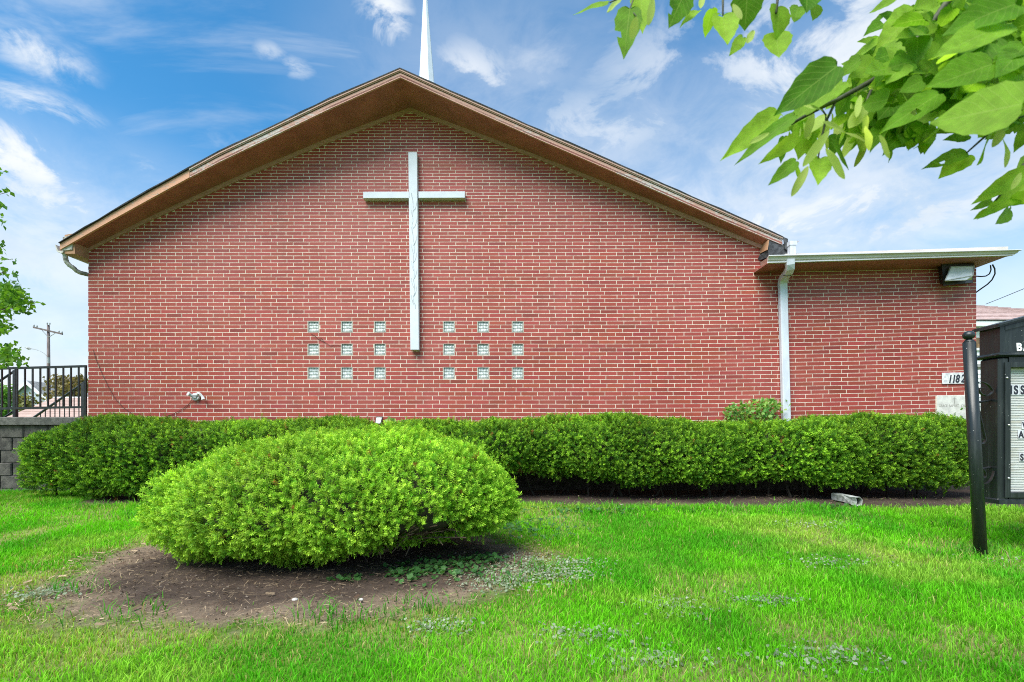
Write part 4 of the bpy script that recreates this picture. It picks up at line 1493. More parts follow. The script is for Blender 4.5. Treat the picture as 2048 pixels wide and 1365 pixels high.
def round_bush():
    o = thing("yew_bush", (-1.75, 5.0, .03), "big round clipped yew bush in the bare bed on the lawn", "bush")
    C0 = np.array([-1.82, 5.0, .43]); RX, RY, HU, HD = 1.665, 1.18, .765, .34
    def surf(th, ph):
        # ph from 0 (top) to ~2.3 (underside)
        sp = np.sin(ph); cpn = np.cos(ph)
        rr = np.abs(sp) ** .94
        rr = np.where(ph > 1.62, rr * (1 - .55 * np.clip((ph - 1.62) / .8, 0, 1) ** 1.1), rr)
        asym = 1 + .05 * np.cos(2 * th + .6) + .03 * np.sin(3 * th + 1.0)
        x = C0[0] + RX * rr * np.cos(th) * asym + .32 * np.clip(cpn, 0, 1) ** 2 * 1.0
        y = C0[1] + RY * rr * np.sin(th) * asym
        zz = C0[2] + np.where(cpn > 0, HU * np.abs(cpn) ** .98, -HD * np.abs(cpn) ** .9)
        # front hangs lower towards the left, right end is lifted and bare
        hang = np.sin(th)
        zz = zz - .10 * np.clip(-np.sin(th + .25), 0, 1) * sstep(1.3, 2.0, ph) + .05 * np.clip(np.cos(th + .62), 0, 1) ** 1.5 * sstep(1.3, 2.1, ph)
        return np.stack([x, y, zz], -1)
    def sample(n, seed, phmax):
        r = np.random.default_rng(seed)
        th = r.uniform(0, 2 * np.pi, n * 3); u = r.random(n * 3)
        ph = np.arccos(1 - u * (1 - math.cos(phmax)))
        e = 1e-3
        p = surf(th, ph); dt = surf(th + e, ph) - p; dp_ = surf(th, ph + e) - p
        cr = np.cross(dp_, dt); area = np.linalg.norm(cr, axis=1) / np.maximum(np.sin(ph), .05)
        keep = r.random(len(area)) < area / np.quantile(area, .97)
        # the back, which no one sees from the street, is thinner
        keep &= (np.sin(th) < .55) | (r.random(len(th)) < .45) | (ph < .9)
        p, cr = p[keep][:n], unit(cr[keep][:n])
        return p, np.where((np.sum(cr * (p - C0), axis=1) < 0)[:, None], -cr, cr)
    parts = []
    for (n, seed, inset, ll) in ((9000, 1, 0.0, .070), (7000, 2, .05, .075), (5000, 3, .11, .075)):
        p, nn_ = sample(n, seed, 2.12)
        p = p + nn_ * (lump(p, 31, .20)[:, None] + lump(p, 32, .17, 6)[:, None] - inset)
        rr_0 = np.random.default_rng(seed + 7)
        gap = np.linalg.norm((p - np.array([-.72, 4.22, .36])) / np.array([.36, .4, .17]), axis=1) + rr_0.normal(0, .22, len(p))
        p, nn_ = p[gap > 1], nn_[gap > 1]
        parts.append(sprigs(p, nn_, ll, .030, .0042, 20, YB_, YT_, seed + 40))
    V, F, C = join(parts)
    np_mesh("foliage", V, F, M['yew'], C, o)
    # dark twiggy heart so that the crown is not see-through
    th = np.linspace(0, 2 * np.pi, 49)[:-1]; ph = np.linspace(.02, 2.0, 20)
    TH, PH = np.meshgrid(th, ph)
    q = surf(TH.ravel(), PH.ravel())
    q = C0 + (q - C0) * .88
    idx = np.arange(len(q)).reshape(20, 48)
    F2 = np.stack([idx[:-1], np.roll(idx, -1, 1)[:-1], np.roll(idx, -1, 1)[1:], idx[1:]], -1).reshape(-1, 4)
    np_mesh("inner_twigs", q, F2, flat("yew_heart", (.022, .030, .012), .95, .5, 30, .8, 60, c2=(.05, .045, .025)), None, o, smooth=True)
    mb = MB()
    r = random.Random(8)
    for k in range(90):
        a = r.uniform(0, 2 * math.pi)
        if k > 30: a = r.uniform(-1.25, -.1) if k < 62 else r.uniform(math.pi, 2 * math.pi)
        base = Vector((C0[0] + r.uniform(-.35, .45), C0[1] + r.uniform(-.25, .25), .02))
        pe = surf(np.array([a]), np.array([r.uniform(1.55, 2.0)]))[0]
        end = Vector(pe) * 1.0
        end = Vector((C0[0] + (end.x - C0[0]) * .97, C0[1] + (end.y - C0[1]) * .97, end.z + r.uniform(-.06, .05)))
        pts = []
        for i in range(7):
            t = i / 6
            p = base.lerp(end, t); p.z = base.z + (end.z - base.z) * t ** .75 + r.uniform(-.03, .03) * (0 < i)
            p.x += r.uniform(-.05, .05); p.y += r.uniform(-.05, .05)
            pts.append(p)
        rr0 = r.uniform(.010, .022)
        mb.tube(pts, [rr0 * (1 - .75 * i / 6) for i in range(7)], 5, cap=False)
        for q_ in range(2):
            i = r.randint(3, 5); p = pts[i]
            dd = Vector((r.uniform(-.18, .18), r.uniform(-.18, .05), r.uniform(-.10, .14)))
            mb.tube([p, p + dd * .6 + Vector((0, 0, .02)), p + dd * 1.2], [rr0 * .4, rr0 * .3, rr0 * .15], 4, cap=False)
    mb.build("branches", M['twig'], o)


round_bush()


def hedge(name, label, x0, x1, prof, seed, dens, frontn=1.0):
    """prof(x) -> (y_front, y_back, z_top, z_mid, z_low): section of a clipped hedge along the wall"""
    o = thing(name, ((x0 + x1) / 2, 8.5, .17), label, "hedge")
    def surf(u, ph):
        # u along the hedge, ph 0..pi from the back foot over the top to the front foot
        x = x0 + (x1 - x0) * u
        yf, yb, zt, zm, zl = prof(x)
        endt = np.minimum(np.clip((x - x0) / .75, 0, 1), np.clip((x1 - x) / .75, 0, 1))
        sh = np.sqrt(np.clip(1 - (1 - endt) ** 2, 0, 1))
        yc = (yf + yb) / 2; hw_ = (yb - yf) / 2 * (.25 + .75 * sh)
        cph, sph = np.cos(ph), np.sin(ph)
        y = yc + hw_ * np.sign(cph) * np.abs(cph) ** .62
        # underside curls back in on the front
        zz = zm + (zt - zm) * np.clip(sph, 0, 1) ** .8 * (.55 + .45 * sh)
        low = ph > np.pi
        k = np.clip((ph - np.pi) / .9, 0, 1)
        zz = np.where(low, zm - (zm - zl) * np.sin(k * np.pi / 2), zz)
        y = np.where(low, yc - hw_ * (1 - .35 * k ** 2), y)
        return np.stack([x, y, zz], -1)
    def sample(n, sd):
        r = np.random.default_rng(sd)
        u = r.random(n * 4); ph = r.uniform(.35, np.pi + .9, n * 4)
        e = 1e-3
        p = surf(u, ph); du = surf(u + e, ph) - p; dp_ = surf(u, ph + e) - p
        cr = np.cross(du, dp_); ar = np.linalg.norm(cr, axis=1)
        keep = r.random(len(ar)) < ar / np.quantile(ar, .98)
        p = p[keep][:n]; nv = unit(cr[keep][:n])
        yf, yb, zt, zm, zl = prof(p[:, 0])
        ctr_ = np.stack([p[:, 0], (yf + yb) / 2, zm], -1)
        nv = np.where((np.sum(nv * (p - ctr_), 1) < 0)[:, None], -nv, nv)
        return p, nv
    parts = []
    n = int(dens * (x1 - x0))
    for (f, sd, inset) in ((1.0, seed, 0), (.55, seed + 1, .06), (.25, seed + 2, .13)):
        p, nv = sample(int(n * f), sd)
        p = p + nv * (lump(p, seed + 5, .22, 1.5)[:, None] + lump(p, seed + 6, .17, 5.5)[:, None] - inset)
        p[:, 1] = np.minimum(p[:, 1], YW - .09)
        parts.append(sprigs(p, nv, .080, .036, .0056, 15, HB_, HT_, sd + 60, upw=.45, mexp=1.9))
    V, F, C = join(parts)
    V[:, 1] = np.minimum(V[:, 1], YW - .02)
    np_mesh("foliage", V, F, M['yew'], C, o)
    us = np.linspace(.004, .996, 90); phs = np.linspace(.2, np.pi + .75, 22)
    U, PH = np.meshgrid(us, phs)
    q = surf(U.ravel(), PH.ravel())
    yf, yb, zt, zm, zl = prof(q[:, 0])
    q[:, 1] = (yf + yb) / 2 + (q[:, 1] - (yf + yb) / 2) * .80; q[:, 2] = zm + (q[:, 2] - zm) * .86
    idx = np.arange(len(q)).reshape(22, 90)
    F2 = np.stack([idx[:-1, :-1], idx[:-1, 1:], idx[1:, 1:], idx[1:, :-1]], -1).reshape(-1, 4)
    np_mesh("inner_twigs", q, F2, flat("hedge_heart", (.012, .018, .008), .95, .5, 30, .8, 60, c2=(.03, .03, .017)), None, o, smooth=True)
    mb = MB(); r = random.Random(seed)
    k = int((x1 - x0) * 4)
    for i in range(k):
        x = x0 + .3 + (x1 - x0 - .6) * (i + r.random()) / k
        yf, yb, zt, zm, zl = [float(v) for v in prof(np.array([x]))]
        y = (yf + yb) / 2 + r.uniform(-.25, .3)
        pts = [Vector((x, y, float(ground_z(x, y)) - .02))]
        dx, dy = r.uniform(-.35, .35), r.uniform(-.5, .2)
        for j in range(1, 5): pts.append(Vector((x + dx * j / 4 + r.uniform(-.04, .04), y + dy * j / 4, float(ground_z(x, y)) + (zm - .05) * j / 4)))
        r0 = r.uniform(.012, .03)
        mb.tube(pts, [r0 * (1 - .14 * j) for j in range(5)], 5, cap=False)
    mb.build("stems", flat("hedge_stem", (.032, .024, .018), .95, .3, 14, .5, 30), o)


def prof_r(x):
    x = np.asarray(x, dtype=float)
    zt = 1.37 + .03 * np.sin(x * 1.3) + sstep(2, 7, x) * .05
    yf = 7.72 + .10 * np.sin(x * 2.1 + .5) + .06 * np.sin(x * 3.7)
    zm = .92 + .05 * np.sin(x * 1.9) 
    zl = np.interp(x, [-3, 0, 1.5, 3.5, 5.0, 7.5], [.60, .60, .58, .54, .44, .40]) + (vnoise(x * 1.9, x * 0 + 3.3, 44) - .5) * .22
    return yf, np.full_like(x, 9.18), zt, zm, zl


def prof_l(x):
    x = np.asarray(x, dtype=float)
    zt = 1.385 + .02 * np.sin(x * 1.7) - .16 * (1 - sstep(-7.9, -6.6, x))
    yf = 7.62 + .08 * np.sin(x * 2.3)
    zm = np.full_like(x, .92)
    zl = np.interp(x, [-8.3, -6.8, -4.5, -2.5], [.36, .28, .30, .44]) + (vnoise(x * 1.9, x * 0 + 8.3, 45) - .5) * .18
    return yf, np.full_like(x, 9.16), zt, zm, zl


hedge("yew_hedge", "long dark green clipped yew hedge along the right part of the wall", -2.35, 7.62, prof_r, 100, 1900)
hedge("yew_hedge", "shorter yew hedge at the left corner of the church by the retaining wall", -7.98, -2.42, prof_l, 200, 1900)


# ------------------------------------------------------------------ lawn
def blades(X, Y, h, wid, c, seed, lean=.45):
    r = np.random.default_rng(seed)
    n = len(X)
    Z = ground_z(X, Y) - .004
    base = np.stack([X, Y, Z], -1)
    a = r.uniform(0, 2 * np.pi, n)
    dirn = np.stack([np.cos(a), np.sin(a), np.zeros(n)], -1)
    side = np.stack([-np.sin(a + r.normal(0, .8, n)), np.cos(a + r.normal(0, .8, n)), np.zeros(n)], -1)
    ln = np.abs(r.normal(lean, .25, n))[:, None]
    up = np.array([0, 0, 1.0])
    h = h[:, None]; w_ = wid[:, None]
    m = base + up * h * .58 + dirn * h * ln * .28
    t = base + up * h * (1 - .18 * ln) + dirn * h * ln * .95
    V = np.stack([base - side * w_, base + side * w_, m + side * w_ * .8, m - side * w_ * .8, t + side * w_ * .12, t - side * w_ * .12], 1).reshape(-1, 3)
    i = np.arange(n)[:, None] * 6
    F = np.concatenate([i + np.array([0, 1, 2, 3]), i + np.array([3, 2, 4, 5])], 0)
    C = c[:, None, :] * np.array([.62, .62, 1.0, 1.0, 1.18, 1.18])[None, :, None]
    return V, F, C.reshape(-1, 3)


def lawn():
    r = np.random.default_rng(77)
    out_ = []
    zones = [(2.1, 3.4, 6400, .0026), (3.4, 4.8, 4600, .0030), (4.8, 6.6, 3300, .0036), (6.6, 9.05, 2400, .0042)]
    for zi, (y0, y1, dens, wd) in enumerate(zones):
        xm = min(1.12 * y1 + 2.2, 9.6)
        n = int(dens * (2 * xm) * (y1 - y0))
        X = r.uniform(-xm, xm, n); Y = r.uniform(y0, y1, n)
        k = np.abs(X + .02) < 1.10 * Y + 2.2
        X, Y = X[k], Y[k]
        bd = bed_d(X, Y); sd = strip_d(X, Y)
        prob = sstep(.90, 1.22, bd) * (1 - sstep(-.22, .18, sd))
        thin = vnoise(X * 1.7, Y * 1.7, 21)
        prob = prob * (1 - .3 * sstep(.55, .75, thin))
        prob = np.maximum(prob, .012 * (bd > .75) * (Y < 8))
        k = r.random(len(X)) < prob
        X, Y = X[k], Y[k]
        bd = bed_d(X, Y); n = len(X); thin = thin[k]
        tall = vnoise(X * 2.3, Y * 2.3, 15)
        h = (.034 + .050 * tall ** 1.5) * r.uniform(.6, 1.45, n)
        h *= 1 + .5 * (np.abs(strip_d(X, Y) + .05) < .3) * r.random(n)
        h *= (.6 + .4 * sstep(1.0, 1.5, bd))
        g1 = np.array([.090, .42, .014]); g2 = np.array([.17, .58, .014]); g3 = np.array([.36, .58, .07]); dry = np.array([.48, .44, .16])
        m1 = sstep(.3, .7, vnoise(X * .9, Y * .9, 61))[:, None]
        c = g1 * (1 - m1) + g2 * m1
        m2 = (sstep(.50, .74, vnoise(X * 1.1 + 5, Y * 1.4, 62)) * .65 + .25 * sstep(.5, .7, thin))[:, None]
        c = c * (1 - m2) + g3 * m2
        edge = (1 - sstep(1.0, 1.45, bd)) * .35
        dr = r.random(n) < (.03 + .10 * sstep(.52, .74, thin) + edge)
        c[dr] = dry * r.uniform(.7, 1.15, (dr.sum(), 1))
        c = c * r.uniform(.72, 1.25, (n, 1))
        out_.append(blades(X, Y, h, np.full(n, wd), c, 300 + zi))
    V, F, C = join(out_)
    o = np_mesh("lawn_grass", V, F, M['grass'], C, smooth=True)
    tag(o, "bright green lawn grass with paler thin patches", "grass", kind='stuff')


lawn()


def clumps():
    """tufts and broad blades at the rim of the bed and under the sign, part of the rough growth"""
    r = np.random.default_rng(5)
    ctr_ = [(-.60, 3.45), (-1.25, 3.25), (-.95, 3.2), (-2.6, 3.3), (-3.4, 3.8), (.35, 5.6), (1.2, 6.9), (2.4, 6.95), (3.6, 6.9), (4.4, 6.6), (5.3, 6.2), (4.8, 5.2), (-5.2, 6.7), (-6.2, 7.2), (5.9, 5.9), (1.8, 7.0), (3.0, 7.0), (4.0, 6.9), (4.6, 4.95), (4.45, 4.9), (-.1, 4.0), (.2, 4.4)]
    X = []; Y = []
    for (a, b) in ctr_:
        n = r.integers(50, 120)
        X.append(r.normal(a, .16, n)); Y.append(r.normal(b, .10, n))
    X = np.concatenate(X); Y = np.concatenate(Y); n = len(X)
    h = r.uniform(.06, .15, n)
    c = np.array([.09, .34, .03]) * r.uniform(.6, 1.3, (n, 1))
    d = r.random(n) < .12; c[d] = np.array([.40, .36, .18])
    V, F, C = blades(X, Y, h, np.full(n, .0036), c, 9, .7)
    o = np_mesh("rough_grass", V, F, M['grass'], C, smooth=True)
    tag(o, "taller rough grass tufts along the bed and hedge edges", "grass", kind='stuff')


clumps()


def round_leaves(name, label, spots, size, c0, c1, seed, hgt=.05):
    r = np.random.default_rng(seed)
    V = []; F = []; C = []
    off = 0
    for (cx, cy, sx, sy, n) in spots:
        x = r.normal(cx, sx, n); y = r.normal(cy, sy, n)
        z = ground_z(x, y) + .012 + r.uniform(0, hgt, n)
        k = 6
        a = r.uniform(0, 6.28, n)
        nrm = unit(np.stack([r.normal(0, .45, n), r.normal(-.25, .45, n), np.ones(n)], -1))
        t = unit(np.cross(nrm, np.stack([np.cos(a), np.sin(a), np.zeros(n)], -1))); b = np.cross(nrm, t)
        s = size * r.uniform(.6, 1.35, n)
        ctr_ = np.stack([x, y, z], -1)
        ring = []
        for i in range(k):
            q = 2 * math.pi * i / k
            rr = s * (1.0 if i else .55)
            ring.append(ctr_ + (t * math.cos(q) + b * math.sin(q)) * rr[:, None] + nrm * (.18 * s * (i % 2))[:, None])
        v = np.stack(ring, 1)
        mm = r.random((n, 1)); c = (c0 * (1 - mm) + c1 * mm) * r.uniform(.75, 1.2, (n, 1))
        V.append(v.reshape(-1, 3)); C.append(np.repeat(c, k, 0))
        base = np.arange(n)[:, None] * k + off
        F.append(np.concatenate([base + np.array([0, 1, 2, 3]), base + np.array([0, 3, 4, 5])]))
        off += n * k
    o = np_mesh(name, np.concatenate(V), np.concatenate(F), M['smallleaf'], np.concatenate(C))
    tag(o, label, "ground cover", kind='stuff')


round_leaves("ground_ivy", "low round leaved ground ivy under the right side of the round yew", [(-.68, 4.35, .20, .16, 420), (-.95, 4.15, .10, .08, 110), (-1.35, 3.98, .06, .05, 45), (-.35, 4.6, .12, .12, 120), (.15, 6.0, .3, .25, 200), (.9, 6.95, .5, .12, 200), (4.55, 7.2, .12, .06, 50)], .021, np.array([.035, .12, .03]), np.array([.09, .24, .055]), 3, .07)
round_leaves("white_clover", "pale grey green clover and weeds in the thin lawn patches", [(.05, 4.45, 0.18, 0.25, 756), (-.20, 4.05, 0.18, 0.16, 594), (.38, 4.2, 0.14, 0.11, 288), (.5, 4.6, 0.17, 0.09, 216), (-3.52, 3.72, 0.11, 0.07, 270), (1.05, 3.45, 0.14, 0.11, 234), (1.75, 3.55, 0.16, 0.06, 216), (.4, 2.95, 0.16, 0.07, 198), (2.9, 4.6, 0.23, 0.11, 180), (3.7, 6.2, 0.29, 0.11, 216), (-.5, 3.1, 0.11, 0.09, 162), (1.6, 2.65, 0.18, 0.09, 216), (.7, 2.62, 0.21, 0.06, 198), (4.8, 4.6, 0.29, 0.14, 288)], .0105, np.array([.15, .23, .12]), np.array([.42, .47, .36]), 4, .035)


def litter():
    """fallen needles, straw and crumbs on the bare soil"""
    r = np.random.default_rng(15)
    n = 26000
    X = np.concatenate([r.uniform(-4.3, .5, n), r.uniform(-7, 7, 5000)]); Y = np.concatenate([r.uniform(3.0, 6.6, n), r.uniform(6.8, 8.4, 5000)])
    bd = bed_d(X, Y); sd = strip_d(X, Y)
    keep = ((bd < 1.12) | (sd > -.2)) & (r.random(len(X)) < .35 + .65 * vnoise(X * 3, Y * 3, 8))
    X, Y, bd = X[keep], Y[keep], bd[keep]; n = len(X)
    a = r.uniform(0, np.pi, n); L = r.uniform(.005, .034, n); w_ = r.uniform(.0008, .0020, n) * np.where(r.random(n) < .02, 5.0, 1.0)
    z = ground_z(X, Y) + .035 + .05 * (1 - sstep(.2, 1.0, bd)) * (bd < 1.1) + r.uniform(-.012, .016, n)
    d = np.stack([np.cos(a), np.sin(a), r.normal(0, .22, n)], -1) * L[:, None]
    s = np.stack([-np.sin(a), np.cos(a), r.normal(0, .3, n)], -1) * w_[:, None]
    c0 = np.stack([X, Y, z], -1)
    V = np.stack([c0 - d - s, c0 + d - s, c0 + d + s, c0 - d + s], 1).reshape(-1, 3)
    F = np.arange(n * 4).reshape(-1, 4)
    m = r.random((n, 1)); c = np.array([.10, .06, .04]) * (1 - m) + np.array([.46, .35, .23]) * m ** 2
    c = c * (.7 + .5 * sstep(.6, 1.0, bd))[:, None]
    o = np_mesh("needle_litter", V, F, M['litter'], np.repeat(c, 4, 0))
    tag(o, "dry brown needles and straw scattered over the bare soil", "litter", kind='stuff')


litter()


def crumbs():
    """clods of earth and small stones"""
    r = np.random.default_rng(33)
    n = 9000
    X = np.concatenate([r.uniform(-4.3, .5, n), r.uniform(-6, 7, 3500)]); Y = np.concatenate([r.uniform(3.0, 6.5, n), r.uniform(7.2, 8.3, 3500)])
    bd = bed_d(X, Y); sd = strip_d(X, Y)
    k = ((bd < 1.08) | (sd > -.1)) & (r.random(len(X)) < .2 + .8 * vnoise(X * 2.2, Y * 2.2, 81) ** 2 * 2)
    X, Y, bd = X[k], Y[k], bd[k]; n = len(X)
    z = ground_z(X, Y) + .014 + .05 * (1 - sstep(.2, 1.0, bd)) * (bd < 1.1) + r.uniform(-.004, .012, n)
    s = np.minimum(r.lognormal(-5.1, .45, n), .019)
    o4 = np.array([[1, 0, 0], [-.3, .9, 0], [-.5, -.8, 0], [0, 0, .8]])
    V = np.stack([X, Y, z], -1)[:, None] + (o4[None] + r.normal(0, .22, (n, 4, 3))) * s[:, None, None]
    i = np.arange(n)[:, None] * 4
    F = np.concatenate([i + np.array([0, 1, 3]), i + np.array([1, 2, 3]), i + np.array([2, 0, 3])])
    m = r.random((n, 1)) ** 3
    c = np.array([.045, .032, .024]) * (1 - m) + np.array([.30, .25, .20]) * m
    o = np_mesh("soil_crumbs", V.reshape(-1, 3), F, M['litter'], np.repeat(c, 4, 0))
    tag(o, "crumbs of dark earth and small stones on the bare bed", "crumbs", kind='stuff')


crumbs()
rp = random.Random(4)
for i, (px, py, d, lb) in enumerate([(697, 1167, 4.15, "pale round pebble in the bed below the middle of the yew"), (722, 1217, 3.55, "small flat pebble near the front rim of the bare bed"), (590, 1212, 3.55, "little whitish pebble in the front of the bare bed left of the others"), (1243, 993, 7.35, "whitish stone on the dark soil in front of the right hedge")]):
    p = P(px, py, d); p.z = float(ground_z(p.x, p.y)) + .03
    mb = MB(); mb.sphere(p, rp.uniform(.016, .024), rp.uniform(.014, .02), rp.uniform(.009, .013), 9, 6)
    tag(mb.build("pebble", M['pebble'], smooth=True), lb, "pebble", "pebbles on the bare soil")


# ------------------------------------------------------------------ leaves
HALF = [(0, .10), (-.035, .34), (-.01, .62), (.06, .82), (.15, .95), (.26, 1.0), (.38, .97), (.50, .87), (.62, .72), (.74, .52), (.85, .29), (.93, .12), (1.0, .0)]


def leaf_grid(base, tip, width, nrm, fold, curl, seed, prof=HALF, serr=.04):
    """one leaf blade, returns vertices, quads and (t, s, rand)"""
    r = random.Random(seed)
    ax = tip - base; L = ax.length; ax.normalize()
    nrm = (nrm - ax * nrm.dot(ax)).normalized()
    sd = ax.cross(nrm)
    V = []; T = []
    n = len(prof)
    rnd = r.random()
    for i, (t, wv) in enumerate(prof):
        tt = max(t, 0)
        w_ = width * wv * (1 + (serr if i % 2 else -serr) * (0 < i < n - 1))
        for k, s in enumerate((-1, -.5, 0, .5, 1)):
            tc = t if abs(s) > .3 else tt
            p = base + ax * (L * tc) + sd * (w_ * s) + nrm * (abs(s) * w_ * fold - curl * L * tc * tc + .012 * L * math.sin(tc * 9 + s * 3 + rnd * 6) * abs(s))
            V.append(tuple(p)); T.append((tt, s * .5 + .5, rnd))
    F = []
    for i in range(n - 1):
        for k in range(4):
            a = i * 5 + k
            F.append((a, a + 1, a + 6, a + 5))
    return V, F, T


LV, LF, LC, LT = [], [], [], []
BRACTS = []
rl = random.Random(21)
BRACT = [(0, .12), (.1, .5), (.25, .8), (.45, 1.0), (.65, .95), (.82, .75), (.94, .4), (1.0, .05)]


def add_leaf(X0, Y0, X1, Y1, w_, d, dark=0.0, bract=False, tw=None):
    """zoom coordinates of the branch picture"""
    a = P(1140 + X0 / 2.256, Y0 / 2.256, d + rl.uniform(-.05, .05)); 
    b = P(1140 + X1 / 2.256, Y1 / 2.256, d + rl.uniform(-.05, .05))
    wm = w_ / 2.256 * d / 1000 / 2 * (.72 if bract else 1)
    nr = Vector((rl.uniform(-.4, .4), -1, rl.uniform(-.25, .6))) if tw is None else tw
    V, F, T = leaf_grid(a, b, wm, nr, rl.uniform(.10, .30), rl.uniform(-.05, .14), rl.random(), BRACT if bract else HALF, 0.0 if bract else .045)
    if bract:
        c = Vector((.42, .54, .14)) * rl.uniform(.85, 1.15)
        BRACTS.append((V, F, [tuple(c)] * len(V), T))
    else:
        g_ = rl.random()
        c = Vector((.080, .225, .014)).lerp(Vector((.32, .52, .055)), g_ * (1 - dark))
        c *= (1 - .25 * dark)
        if rl.random() < .14:
            for _ in range(1): F.pop(rl.randrange(8, len(F) - 10))
        off = len(LV); LV.extend(V); LF.extend([tuple(i + off for i in f) for f in F]); LC.extend([tuple(c)] * len(V)); LT.extend(T)


LEAVES = [(170, 15, 8, 48, 42, 1.05), (270, 40, 245, 243, 118, 1.05), (320, -20, 330, 135, 105, 1.1), (520, -40, 448, 125, 120, 1.05, .5), (580, 50, 500, 100, 45, 1.1),
          (640, 40, 608, 172, 66, 1.1), (690, 70, 710, 208, 122, 1.05), (800, -30, 790, 138, 140, 1.05, .4), (780, 170, 712, 262, 54, 1.1), (940, 30, 946, 168, 122, 1.05), (930, 150, 942, 267, 125, 1.08),
          (1030, 30, 1010, 108, 75, 1.1), (1070, -40, 1070, 54, 130, 1.0, .5), (1110, 20, 1098, 92, 72, 1.1), (1480, -10, 1348, 66, 66, 1.15), (1470, 70, 1320, 172, 90, 1.15), (1560, 50, 1400, 202, 140, 1.1),
          (1390, 195, 1240, 288, 95, 1.15), (1500, 210, 1308, 342, 118, 1.1), (1310, 270, 1205, 350, 110, 1.1, .6), (1205, 300, 918, 515, 165, 1.0, .7), (1230, 370, 1010, 525, 100, 1.05), (935, 515, 686, 716, 112, 1.0),
          (1010, 525, 738, 732, 66, 1.02), (1030, 615, 853, 742, 62, 1.02), (1065, 550, 1035, 720, 130, 1.1), (1180, 640, 1258, 768, 115, 1.0, .8), (1130, 715, 1122, 828, 98, 1.05), (1020, 728, 896, 830, 62, 1.0),
          (1015, 735, 1030, 802, 56, 1.05), (1520, 545, 1500, 657, 118, 1.1), (1665, 425, 1405, 585, 120, .85), (2040, 470, 1618, 560, 245, .72, .3), (1970, 110, 1648, 235, 165, .75), (2010, 20, 1715, 115, 175, .75), (1905, 290, 1595, 405, 175, .85),
          (1690, 545, 1563, 686, 105, 1.05), (1800, 612, 1680, 634, 50, 1.05), (1885, 615, 1846, 747, 130, 1.05), (1785, 690, 1595, 757, 66, 1.15), (1795, 700, 1662, 806, 100, 1.15), (2070, 770, 1815, 918, 80, 1.1),
          (2060, 800, 1880, 866, 70, 1.1), (2070, 840, 1868, 962, 80, 1.1), (1900, 905, 1808, 950, 34, 1.1), (1890, 950, 1818, 992, 36, 1.1), (1988, 948, 1922, 1012, 66, 1.1), (2060, 730, 2000, 830, 90, 1.1), (2080, 880, 1960, 930, 80, 1.1),
          (2060, 560, 2010, 690, 90, 1.1), (1250, 420, 1150, 500, 80, 1.1), (1420, 330, 1270, 430, 110, 1.15), (1560, 360, 1420, 450, 110, 1.1, .4), (1640, 260, 1500, 330, 120, 1.1, .4), (1700, 100, 1590, 210, 120, 1.1, .3), (1760, 330, 1640, 470, 130, 1.0, .4),
          (1900, 170, 1790, 330, 150, .95, .3), (2050, 210, 1930, 340, 150, .85), (2060, 330, 1930, 450, 150, .9, .2), (1820, -20, 1720, 70, 130, 1.0, .3), (1650, -30, 1540, 50, 110, 1.1), (1480, 440, 1390, 540, 120, 1.1, .5), (1650, 500, 1530, 560, 90, 1.1), (1330, 480, 1260, 620, 110, 1.1), (1440, 520, 1400, 640, 90, 1.12)]
for L_ in LEAVES:
    add_leaf(*L_)
BR = [(235, -10, 168, 56, 32), (300, 75, 278, 178, 58), (376, -10, 358, 106, 52), (600, -20, 590, 40, 40), (735, 20, 775, 82, 40), (830, 140, 790, 205, 46), (1170, 590, 1050, 752, 60), (1155, 670, 1242, 808, 64), (1075, 750, 1003, 882, 54), (1335, 570, 1362, 658, 52), (1395, 610, 1442, 714, 52),
      (1140, 550, 1245, 592, 44), (1055, 480, 1140, 500, 50), (1345, 395, 1485, 428, 40), (1955, 570, 1928, 645, 60), (1955, 630, 1992, 738, 62), (1340, 520, 1320, 600, 60), (1760, 470, 1720, 560, 70), (1830, 480, 1800, 590, 90), (1990, 250, 1960, 360, 80), (2035, 780, 2000, 850, 40), (900, 600, 800, 655, 34), (1310, 430, 1290, 540, 40), (1240, 600, 1340, 640, 44), (1690, 290, 1600, 350, 50), (1500, 420, 1560, 520, 60)]
for L_ in BR:
    add_leaf(*L_, rl.uniform(.9, 1.02), 0, True)
for k in range(90):
    X_ = rl.uniform(960, 1650); Y_ = rl.uniform(390, 620)
    if X_ < 1250 and Y_ < 470: continue
    a = rl.uniform(.35, .8) * math.pi; ln_ = rl.uniform(70, 125)
    add_leaf(X_, Y_, X_ + math.cos(a) * ln_ - 15, Y_ + math.sin(a) * ln_, rl.uniform(45, 85), rl.uniform(1.06, 1.2), rl.random() * .4, k % 4 == 0)
for k in range(120):
    X_ = rl.uniform(1430, 2150); Y_ = rl.uniform(np.interp(X_, [1430, 1700, 2150], [250, -40, -80]), np.interp(X_, [1430, 1700, 2150], [470, 440, 520]))
    a = rl.uniform(.5, 1.05) * math.pi; ln_ = rl.uniform(85, 150)
    add_leaf(X_, Y_, X_ + math.cos(a) * ln_, Y_ + math.sin(a) * ln_ * .8, rl.uniform(70, 120), rl.uniform(.90, 1.04), rl.random() * .6)
